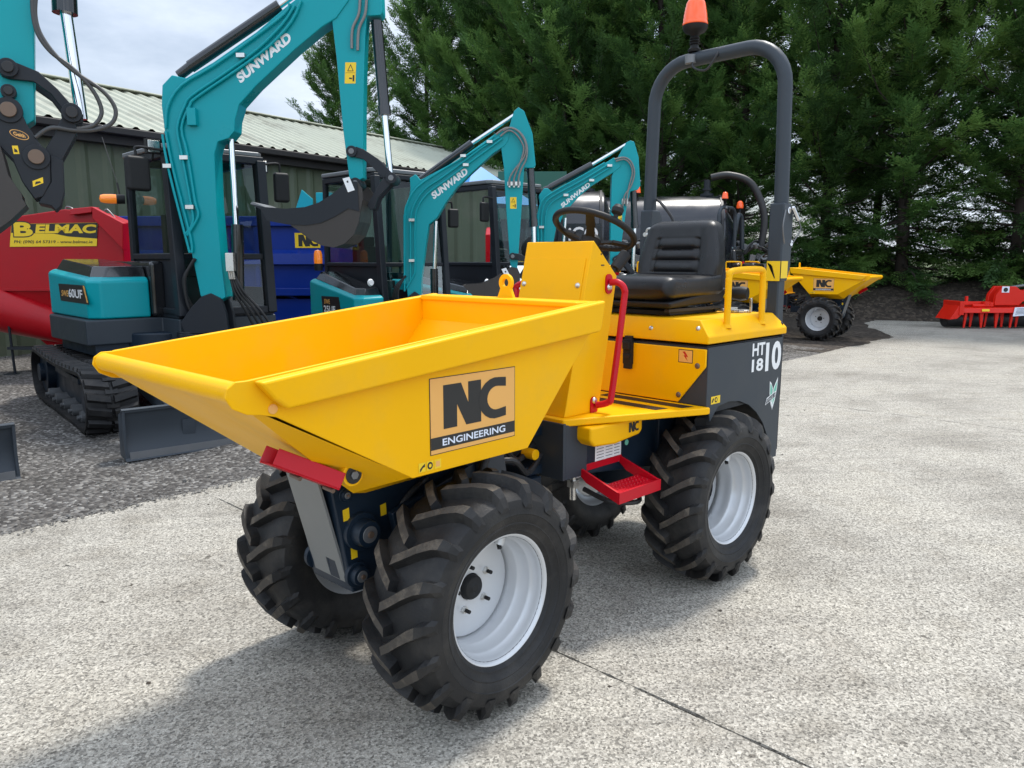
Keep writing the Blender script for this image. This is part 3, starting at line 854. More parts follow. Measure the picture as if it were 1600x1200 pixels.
    for y in (-0.145, 0.158):
        m = mb(); z = 1.362; m.lathe([(0.0, 0.010), (0.006, 0.009), (0.011, 0.004), (0.012, 0)], (fx(z) - 0.0035, y, z), (-0.97, 0, 0.22), 16)
        m.build('bolt', 'zinc', con)
    for (x, z, w) in ((0.905, 1.44, 0.020),):
        m = mb(); m.bx(x, x + w, -0.1865, -0.1848, z, z + 0.005); m.build('slot', 'black', con)
    m = mb(); m.cyl((0.905, -0.1848, 1.487), (0.905, -0.1862, 1.487), 0.004, n=10); m.build('hole', 'black', con)
    # grab rails beside the console
    for s in (-1, 1):
        m = mb()
        yb = s * 0.186; yo = s * (0.235 if s < 0 else 0.345)
        m.tube([(0.955, yb + s * 0.012, 1.372), (0.962, yb + s * 0.045, 1.372), (0.972, yo + s * 0.02, 1.345), (0.968, yo + s * 0.02, 1.28), (0.905, yo + s * 0.02, 0.93), (0.895, yo + s * 0.01, 0.885), (0.875, yb + s * 0.012, 0.868)], 0.014, 12, smooth=7)
        for (x, z) in ((0.953, 1.375), (0.868, 0.872)):
            pts = [(x + 0.020 * cos(t * pi / 10) * 1.0, z + 0.012 + 0.020 * sin(t * pi / 10)) for t in range(11)] + [(x + 0.020 * cos(pi + t * pi / 10), z - 0.030 + 0.020 * sin(pi + t * pi / 10)) for t in range(11)]
            m.xz(pts, s * 0.1855, s * 0.1925)
        gr = m.build('grab_rail', 'red', D)
        for (x, z) in ((0.953, 1.352), (0.868, 0.888)):
            m = mb(); m.lathe([(0.0, 0.009), (0.008, 0.008), (0.013, 0.003), (0.014, 0)], (x, s * 0.1925, z), (0, s, 0), 16)
            m.build('bolt', 'zinc', gr)
    # steering column and wheel
    ax = V((0.44, 0, 0.90)).normalized(); hub = V((1.045, -0.005, 1.525))
    m = mb(); m.cyl((0.955, -0.005, 1.40), hub - ax * 0.02, 0.032, 0.030, n=18); m.cyl((0.93, -0.005, 1.42), (0.985, -0.005, 1.47), 0.05, 0.04, n=18)
    m.build('steering_column', 'plasticblack', D)
    tx = ax.cross(V((0, 1, 0))).normalized(); ty = V((0, 1, 0))
    m = mb(); wr = 0.178; rim_c = hub + ax * 0.075
    m.tube([rim_c + tx * (wr * cos(2 * pi * k / 40)) + ty * (wr * sin(2 * pi * k / 40)) for k in range(40)], 0.0145, 12, closed=True)
    for k in range(10):   # finger bumps
        a = R(-40 + 8 * k); c = rim_c + tx * ((wr - 0.012) * cos(a + pi)) + ty * ((wr - 0.012) * sin(a + pi)); m.cyl(c - ax * 0.006, c + ax * 0.006, 0.007, n=6)
    for a in (R(90), R(-150), R(-30)):
        d = tx * cos(a) + ty * sin(a); sd2 = ax.cross(d)
        p, q = hub + ax * 0.02 + d * 0.02, rim_c + d * (wr - 0.005)
        pm = hub + ax * 0.055 + d * 0.09
        for u, w_ in ((p, pm), (pm, q)):
            m.hexa([u - sd2 * 0.022 - ax * 0.006, u + sd2 * 0.022 - ax * 0.006, w_ + sd2 * 0.017 - ax * 0.006, w_ - sd2 * 0.017 - ax * 0.006, u - sd2 * 0.020 + ax * 0.006, u + sd2 * 0.020 + ax * 0.006, w_ + sd2 * 0.015 + ax * 0.006, w_ - sd2 * 0.015 + ax * 0.006])
    m.lathe([(0.0, 0.05), (0.03, 0.048), (0.045, 0.03), (0.038, 0.0), (0.03, -0.03), (0.0, -0.03)], hub, ax, 20)
    sw = m.build('steering_wheel', 'plasticblack', D, angle=45)
    m = mb(); c = rim_c + ty * (-wr) * 0.2 + tx * wr * 0.96 + ax * 0.035
    m.lathe([(0.0, 0.04), (0.018, 0.038), (0.026, 0.022), (0.024, 0.004), (0.010, -0.006), (0.008, -0.03)], rim_c + (ty * -0.9 + tx * 0.42).normalized() * wr + ax * 0.03, ax, 18)
    m.build('spinner_knob', 'plasticblack', sw)
    m = mb(); m.tube([(1.02, -0.12, 1.38), (1.06, -0.13, 1.42), (1.11, -0.14, 1.47)], 0.012, 10); m.cyl((1.065, -0.131, 1.425), (1.125, -0.143, 1.49), 0.024, 0.026, n=14)
    m.build('drive_lever', 'plasticblack', D, bevel=0.003)
    # engine box: front panel, grey flanks, hood
    m = mb()
    m.bx(1.318, 2.02, -0.44, 0.44, 0.80, 1.098)
    m.bx(1.95, 2.10, -0.40, 0.40, 0.50, 1.10)
    m.build('engine_box', 'darkgrey', D)
    m = mb(); m.bx(1.309, 1.317, -0.452, 0.452, 0.839, 1.093); body = m.build('bulkhead', 'greypaint', D)
    m = mb(); m.xz([(0, 0)], 0, 0) if False else None
    py = [(-0.449, 1.086), (-0.449, 1.010), (-0.315, 0.842), (0.315, 0.842), (0.449, 1.010), (0.449, 1.086)]
    m.yz(py, 1.298, 1.3085)
    fp = m.build('front_panel', 'yellow', D, bevel=0.006, seg=3)
    for y, z in ((-0.408, 1.012), (-0.318, 0.875), (0.408, 1.012), (0.318, 0.875)):
        m = mb(); m.lathe([(0.0, 0.008), (0.008, 0.007), (0.012, 0.002), (0.013, 0)], (1.298, y, z), (-1, 0, 0), 14); m.build('bolt', 'bronze', fp)
    m = mb()
    def sq(y0, y1, z0, z1, x): m.poly([(x, y0, z0), (x, y1, z0), (x, y1, z1), (x, y0, z1)])
    m.cur = 0; sq(-0.385, -0.312, 1.020, 1.078, 1.2975); m.cur = 1; sq(-0.382, -0.315, 1.023, 1.075, 1.2970)
    m.cur = 2
    bolt_ = [(-0.345, 1.070), (-0.362, 1.046), (-0.351, 1.048), (-0.360, 1.028), (-0.338, 1.053), (-0.348, 1.052), (-0.332, 1.068)]
    m.poly([(1.2965, y, z) for y, z in bolt_])
    m.build('hazard_sticker', ['inkblack', 'signorange', 'inkred'], fp)
    m = mb()
    m.box((1.290, -0.045, 1.045), (0.022, 0.048, 0.115)); m.box((1.282, -0.045, 1.075), (0.03, 0.04, 0.035)); m.box((1.284, -0.045, 1.025), (0.026, 0.036, 0.02)); m.box((1.290, -0.045, 0.99), (0.02, 0.042, 0.05)); m.box((1.293, -0.045, 1.108), (0.02, 0.04, 0.02))
    m.build('latch', 'plasticblack', D, bevel=0.003)
    # grey flanks with the wheel arch
    for s in (-1, 1):
        m = mb()
        arch = []
        for k in range(15):
            a = R(163 - (163 + 8) * k / 14); arch.append((1.50 + 0.435 * cos(a), 0.41 + 0.425 * sin(a)))
        arch = [p for p in arch if p[1] > 0.5]
        pts = [(1.310, 1.093), (1.310, 0.838), (1.335, 0.805), (1.345, 0.765)] + [p for p in arch if p[0] > 1.352 and p[1] > 0.52] + [(arch[-1][0] + 0.006, 0.495), (1.985, 0.495), (1.985, 1.093)]
        m.xz(pts, s * 0.453, s * 0.445)
        fl = m.build('side_panel', 'greypaint', D, bevel=0.002)
        m = mb()
        # inner wheel-arch liner
        lp = []
        for k in range(13):
            a = R(95 - 88 * k / 12); lp.append((1.50 + 0.436 * cos(a), 0.41 + 0.426 * sin(a)))
        for k in range(12):
            (xa, za), (xb, zb) = lp[k], lp[k + 1]
            m.add([(xa, s * 0.444, za), (xb, s * 0.444, zb), (xb, s * 0.24, zb), (xa, s * 0.24, za)], [(0, 1, 2, 3)])
        m.build('arch_liner', 'black', fl)
        m = mb(); y = s * 0.4542; dx = -s
        def tx_(body, xa, za, w, h, bold): 
            xx = xa if s < 0 else xa + w
            put_text(m, body, (xx, y, za), (dx * w, 0, 0), (0, 0, h), bold)
        if s < 0:
            tx_('HT', 1.690, 1.022, 0.120, 0.060, 0.03); tx_('18', 1.690, 0.948, 0.108, 0.060, 0.03); tx_('10', 1.820, 0.938, 0.155, 0.140, 0.035)
        else:
            tx_('HT', 1.835, 1.022, 0.120, 0.060, 0.03); tx_('18', 1.845, 0.948, 0.108, 0.060, 0.03); tx_('10', 1.670, 0.938, 0.155, 0.140, 0.035)
        m.build('model_number', 'white', fl)
        m = mb(); x0 = 1.345 if s < 0 else 1.42
        m.cur = 0; m.poly([(x0, y, 0.842), (x0 + dx * 0.075, y, 0.842), (x0 + dx * 0.075, y, 0.876), (x0, y, 0.876)])
        m.cur = 1
        yy = y + s * 0.0005
        m.poly([(x0 + dx * 0.005, yy, 0.850), (x0 + dx * 0.012, yy, 0.848), (x0 + dx * 0.024, yy, 0.862), (x0 + dx * 0.022, yy, 0.870), (x0 + dx * 0.012, yy, 0.864)])
        m.poly([(x0 + dx * (0.041 + 0.012 * cos(t * pi / 7)), yy, 0.859 + 0.012 * sin(t * pi / 7)) for t in range(14)])
        m.cur = 0; m.poly([(x0 + dx * (0.041 + 0.006 * cos(t * pi / 7)), yy + s * 0.0005, 0.859 + 0.007 * sin(t * pi / 7)) for t in range(14)])
        m.build('warning_sticker', ['stickeryellow', 'inkblack'], fl)
        m = mb(); xc = 1.905 if s < 0 else 1.89
        def P(a, b, k=0): return (xc + dx * a, y + s * 0.0005 * k, 0.825 + b)
        m.cur = 0
        m.poly([P(-0.03, 0.062), P(-0.012, 0.05), P(0.006, 0.02), P(0.002, -0.075), P(-0.012, -0.05), P(-0.026, 0.0)])
        m.poly([P(0.052, 0.075), P(0.048, 0.02), P(0.030, -0.04), P(0.006, -0.085), P(0.002, -0.03), P(0.012, 0.025)])
        m.cur = 1
        m.poly([P(-0.023, 0.050, 1), P(-0.012, 0.040, 1), P(0.001, 0.018, 1), P(-0.003, -0.045, 1), P(-0.012, -0.036, 1), P(-0.021, 0.004, 1)])
        m.poly([P(0.045, 0.055, 1), P(0.042, 0.018, 1), P(0.026, -0.03, 1), P(0.008, -0.06, 1), P(0.008, -0.02, 1), P(0.018, 0.022, 1)])
        m.cur = 0; m.poly([P(-0.068, -0.052, 2), P(0.034, -0.022, 2), P(0.036, 0.008, 2), P(-0.054, -0.018, 2)])
        m.cur = 2; m.poly([P(-0.062, -0.047, 3), P(0.030, -0.020, 3), P(0.031, 0.003, 3), P(-0.052, -0.023, 3)])
        m.cur = 0; put_text(m, 'STAGE 5', P(-0.052, -0.040, 4), V((dx * 0.076, 0, 0.023)), V((0.0, 0, 0.013)), 0.0)
        m.build('stage_decal', ['white', 'greendecal', 'greypaint'], fl)
    # chamfered grey tail
    m = mb()
    tp = [(1.986, -0.4525), (2.10, -0.36), (2.13, -0.30), (2.13, 0.30), (2.10, 0.36), (1.986, 0.4525)]
    m.xy(tp, 0.492, 1.165)
    m.xy([(2.005, -0.415), (2.09, -0.345), (2.115, -0.29), (2.115, 0.29), (2.09, 0.345), (2.005, 0.415)], 1.165, 1.198)
    m.build('tail_weight', 'greypaint', D, bevel=0.006)
    # hood with chamfered rim
    m = mb()
    lo = [(1.300, -0.458), (2.015, -0.458), (2.015, 0.458), (1.300, 0.458)]
    hi = [(1.330, -0.395), (1.985, -0.395), (1.985, 0.395), (1.330, 0.395)]
    rings = [[(x, y, 1.108) for x, y in lo], [(x, y, 1.140) for x, y in lo], [(x, y, 1.208) for x, y in hi]]
    vs = [p for r_ in rings for p in r_]
    fs = [(3, 2, 1, 0), (8, 9, 10, 11)]
    for q in range(2):
        for k in range(4): fs.append((q * 4 + k, q * 4 + (k + 1) % 4, q * 4 + 4 + (k + 1) % 4, q * 4 + 4 + k))
    m.add(vs, fs)
    hood = m.build('hood', 'yellow', D, bevel=0.006, seg=3)
    for y in (-0.395, -0.155, 0.155, 0.395):
        m = mb(); m.lathe([(0.0, 0.007), (0.007, 0.006), (0.010, 0.002), (0.011, 0)], (1.308 if abs(y) < 0.3 else 1.314, y, 1.160 if abs(y) < 0.3 else 1.172), (-0.91, 0, 0.4), 14); m.build('bolt', 'zinc', hood)
    for s in (-1, 1):
        m = mb(); y = s * 0.425
        m.tube([(1.500, y, 1.17), (1.500, y, 1.35), (1.502, y, 1.385), (1.530, y, 1.415), (1.78, y, 1.42), (1.808, y, 1.39), (1.812, y, 1.35), (1.815, y, 1.17)], 0.0145, 12, smooth=4)
        for x in (1.50, 1.815): m.cyl((x, y, 1.166), (x, y, 1.182), 0.024, 0.016, n=14)
        m.build('hand_rail', 'yellow', D, angle=50)
    m = mb(); m.cyl((1.905, -0.27, 1.209), (1.905, -0.27, 1.220), 0.05, n=24); m.box((1.88, -0.2, 1.222), (0.14, 0.05, 0.014)); m.box((1.83, -0.27, 1.217), (0.03, 0.03, 0.012)); m.build('lock_plate', 'zinc', hood, bevel=0.002)
    # seat
    m = mb(); m.bx(1.43, 1.85, -0.17, 0.17, 1.2095, 1.232); m.bx(1.36, 1.84, -0.215, -0.185, 1.228, 1.245); m.bx(1.36, 1.84, 0.185, 0.215, 1.228, 1.245)
    m.build('seat_rail', 'black', D, bevel=0.003)
    m = mb()
    m.hexa([(1.335, -0.235, 1.248), (1.815, -0.215, 1.262), (1.815, 0.215, 1.262), (1.335, 0.235, 1.248), (1.318, -0.245, 1.275), (1.845, -0.225, 1.33), (1.845, 0.225, 1.33), (1.318, 0.245, 1.275)])
    m.build('seat_pan', 'plasticblack', D, bevel=0.012, seg=3)
    m = mb()
    def capped(u, c, n0=0.2):   # rounded ends: position along, thickness factor
        if u < n0: f = u / n0 * pi / 2; return c * (1 - cos(f)), sin(f)
        if u > 1 - n0: f = (1 - u) / n0 * pi / 2; return 1 - c * (1 - cos(f)), sin(f)
        return c + (1 - 2 * c) * (u - n0) / (1 - 2 * n0), 1.0
    def cfn(u, v):
        a = 2 * pi * v; cy, cz = cos(a), sin(a); e = 0.50
        t, s_ = capped(u, 0.12)
        w = 0.243 - 0.045 * (1 - s_)
        yy = math.copysign(abs(cy) ** e, cy) * w; zz = math.copysign(abs(cz) ** e, cz)
        top = (0.014 * (abs(yy) / 0.243) ** 3 - 0.012 * (1 - (2 * t - 1) ** 2)) * s_ if zz > 0 else 0
        return V((1.305 + 0.505 * t, yy, 1.332 + 0.014 * t + zz * 0.062 * s_ + top))
    m.grid(cfn, 30, 48)
    m.build('seat_cushion', 'vinyl', D, angle=80)
    # backrest: rounded shield with a sunken field and three rolls
    def bfn(u, v):
        a = 2 * pi * v
        cy, cx = cos(a), sin(a)
        e = 0.50
        z, s_ = capped(u, 0.11, 0.13)
        ends = s_
        wz = 0.240 - 0.058 * max(0, (z - 0.35) / 0.65) ** 1.5 - 0.018 * (1 - z) ** 2
        w = wz - 0.050 * (1 - s_); th = 0.056 * s_
        yy = math.copysign(abs(cy) ** e, cy) * w; xx = math.copysign(abs(cx) ** e, cx) * th
        if cx < 0:   # front face
            f = 0.0
            yn = abs(yy) / wz
            if yn < 0.60 and 0.10 < z < 0.76:
                k = min(1, (0.60 - yn) / 0.05) * min(1, (z - 0.10) / 0.03) * min(1, (0.76 - z) / 0.03)
                roll = abs(sin(pi * (z - 0.10) / 0.165)) ** 0.35
                edge = min(1, (0.60 - yn) / 0.16)
                f = k * (0.020 - 0.026 * roll * edge ** 0.7)
            else: f = -0.010 * min(1, max(0, (yn - 0.6) / 0.2)) * ends
            xx += f
        x0 = 1.735 + 0.075 * z
        return V((x0 + xx, yy, 1.312 + 0.345 * z))
    m = mb(); m.grid(bfn, 70, 110)
    m.build('backrest', 'vinyl', D, angle=80)
    m = mb(); m.hexa([(1.795, -0.21, 1.27), (1.89, -0.21, 1.30), (1.89, 0.21, 1.30), (1.795, 0.21, 1.27), (1.825, -0.20, 1.60), (1.875, -0.16, 1.60), (1.875, 0.16, 1.60), (1.825, 0.20, 1.60)])
    m.build('seat_shell', 'plasticblack', D, bevel=0.025, seg=4)
    m = mb(); m.cyl((1.63, 0.235, 1.37), (1.63, 0.30, 1.38), 0.022, n=14); m.box((1.60, 0.27, 1.385), (0.05, 0.05, 0.03)); m.cur = 1; m.box((1.55, 0.265, 1.40), (0.06, 0.05, 0.035), M4.Rotation(R(25), 3, 'Y'))
    m.build('seat_belt_buckle', ['zinc', 'red'], D, bevel=0.004)
    m = mb(); m.lathe([(0.0, 0.03), (0.03, 0.03), (0.036, 0.0), (0.03, -0.05), (0.0, -0.05)], (1.90, -0.27, 1.30), (0.2, -1, 0), 18); m.cur = 1; m.box((1.885, -0.33, 1.245), (0.012, 0.012, 0.07))
    m.build('belt_reel', ['plasticblack', 'zinc'], D, bevel=0.003)
    # roll bar
    XR = 2.03; 
    for s in (-1, 1):
        m = mb()
        m.bx(XR - 0.036, XR + 0.034, s * 0.352, s * 0.412, 1.10, 1.40)
        m.xz([(XR - 0.040, 1.36), (XR + 0.036, 1.36), (XR + 0.066, 1.43), (XR + 0.066, 1.70), (XR + 0.04, 1.735), (XR - 0.040, 1.735)], s * 0.345, s * 0.420)
        rb = m.build('roll_bar_leg', 'greypaint', D, bevel=0.010, seg=3)
    m = mb(); pts = []
    zt, yw, rr = 2.485, 0.372, 0.20
    pts += [(XR, -0.385, 1.73), (XR, -0.380, 2.0)]
    for k in range(9): a = R(180 - 90 * k / 8); pts.append((XR, -(yw - rr) + rr * cos(a), zt - rr + rr * sin(a)))
    for k in range(9): a = R(90 - 90 * k / 8); pts.append((XR, (yw - rr) + rr * cos(a), zt - rr + rr * sin(a)))
    pts += [(XR, 0.380, 2.0), (XR, 0.385, 1.73)]
    m.tube(pts, 0.0345, 20)
    hoop = m.build('roll_bar_hoop', 'greypaint', D, angle=60)
    m = mb(); m.cyl((XR + 0.01, -0.425, 1.70), (XR + 0.01, -0.335, 1.70), 0.016, n=14); m.tube([(XR + 0.03, -0.43, 1.715), (XR + 0.075, -0.44, 1.655)], 0.010, 10); m.cyl((XR + 0.05, -0.425, 1.545), (XR + 0.05, -0.40, 1.545), 0.015, n=10)
    m.cur = 1; m.tube([(XR + 0.07, -0.445, 1.65), (XR + 0.085, -0.45, 1.61), (XR + 0.06, -0.435, 1.56), (XR + 0.05, -0.43, 1.545)], 0.003, 6, smooth=5)
    m.tube([(XR - 0.035, -0.428, 1.70), (XR - 0.06, -0.43, 1.62), (XR - 0.03, -0.428, 1.54)], 0.003, 6, smooth=5)
    m.build('locking_pin', ['chrome', 'steelgrey'], rb)
    m = mb(); m.tube([(XR - 0.06, 0.36, 1.60), (XR - 0.065, 0.35, 1.63), (XR - 0.065, 0.32, 1.63), (XR - 0.06, 0.31, 1.60), (XR - 0.065, 0.33, 1.575)], 0.006, 8, smooth=5, closed=True); m.cyl((XR - 0.09, 0.35, 1.60), (XR + 0.0, 0.35, 1.60), 0.012, n=10)
    m.build('locking_pin', 'zinc', rb)
    for s in (-1, 1):
        m = mb()
        m.cur = 0; m.poly([(XR - 0.037, s * 0.349, 1.33), (XR - 0.037, s * 0.415, 1.33), (XR - 0.037, s * 0.415, 1.405), (XR - 0.037, s * 0.349, 1.405)][0:0] or [(XR - 0.0415, s * 0.348, 1.362), (XR - 0.0415, s * 0.418, 1.362), (XR - 0.0415, s * 0.418, 1.458), (XR - 0.0415, s * 0.348, 1.458)])
        m.poly([(XR - 0.038, s * 0.4215, 1.375), (XR + 0.03, s * 0.4215, 1.375), (XR + 0.03, s * 0.4215, 1.458), (XR - 0.038, s * 0.4215, 1.458)])
        m.cur = 1
        m.poly([(XR - 0.0422, s * 0.395, 1.375), (XR - 0.0422, s * 0.390, 1.375), (XR - 0.0422, s * 0.372, 1.44), (XR - 0.0422, s * 0.352, 1.450), (XR - 0.0422, s * 0.352, 1.446), (XR - 0.0422, s * 0.377, 1.434)])
        m.build('warning_sticker', ['stickeryellow', 'inkblack'], rb)
    m = mb(); m.tube([(XR, 0.34, 1.79), (XR - 0.05, 0.27, 1.76), (XR - 0.05, 0.20, 1.68), (XR - 0.04, 0.17, 1.58)], 0.008, 8, smooth=8)
    m.build('beacon_cable', 'hose', rb)
    m = mb(); m.tube([(XR - 0.04, 0.12, 2.47), (XR - 0.05, 0.10, 2.43), (XR - 0.05, 0.03, 2.41), (XR - 0.04, -0.02, 2.47), (XR - 0.02, -0.02, 2.50)], 0.006, 8, smooth=6); m.build('beacon_cable', 'hose', rb)
    m = mb(); m.lathe([(0.0, -0.01), (0.014, -0.01), (0.020, 0.0), (0.014, 0.012), (0.0, 0.014)], (XR - 0.04, 0.135, 2.475), (-1, 0, 0), 14); m.cyl((XR - 0.03, 0.135, 2.50), (XR - 0.03, 0.135, 2.46), 0.03, n=16); m.build('beacon_clamp', 'steelgrey', rb)
    bx_, by_ = XR + 0.0, 0.135
    m = mb(); m.lathe([(0.0, 0.0), (0.030, 0.0), (0.034, 0.012), (0.022, 0.022), (0.020, 0.034), (0.028, 0.038), (0.020, 0.046), (0.028, 0.052), (0.020, 0.060), (0.027, 0.066), (0.020, 0.076), (0.030, 0.088), (0.050, 0.096), (0.061, 0.110), (0.065, 0.128), (0.0, 0.128)], (bx_, by_, zt + 0.036), (0, 0, 1), 28)
    bea = m.build('beacon', 'plasticblack', D, angle=50)
    m = mb()
    lens = [(0.063, 0.128), (0.065, 0.134), (0.063, 0.140)]
    for k in range(12):
        t = k / 11; lens.append((0.063 - 0.016 * t ** 1.5 - 0.006 * (k % 2) * 0.25, 0.140 + 0.098 * t))
    lens += [(0.040, 0.248), (0.026, 0.256), (0.0, 0.258)]
    m.lathe(lens, (bx_, by_, zt + 0.038), (0, 0, 1), 40)
    m.build('beacon_lens', 'redlens', bea, angle=50)
    return D
dumper = build_dumper()
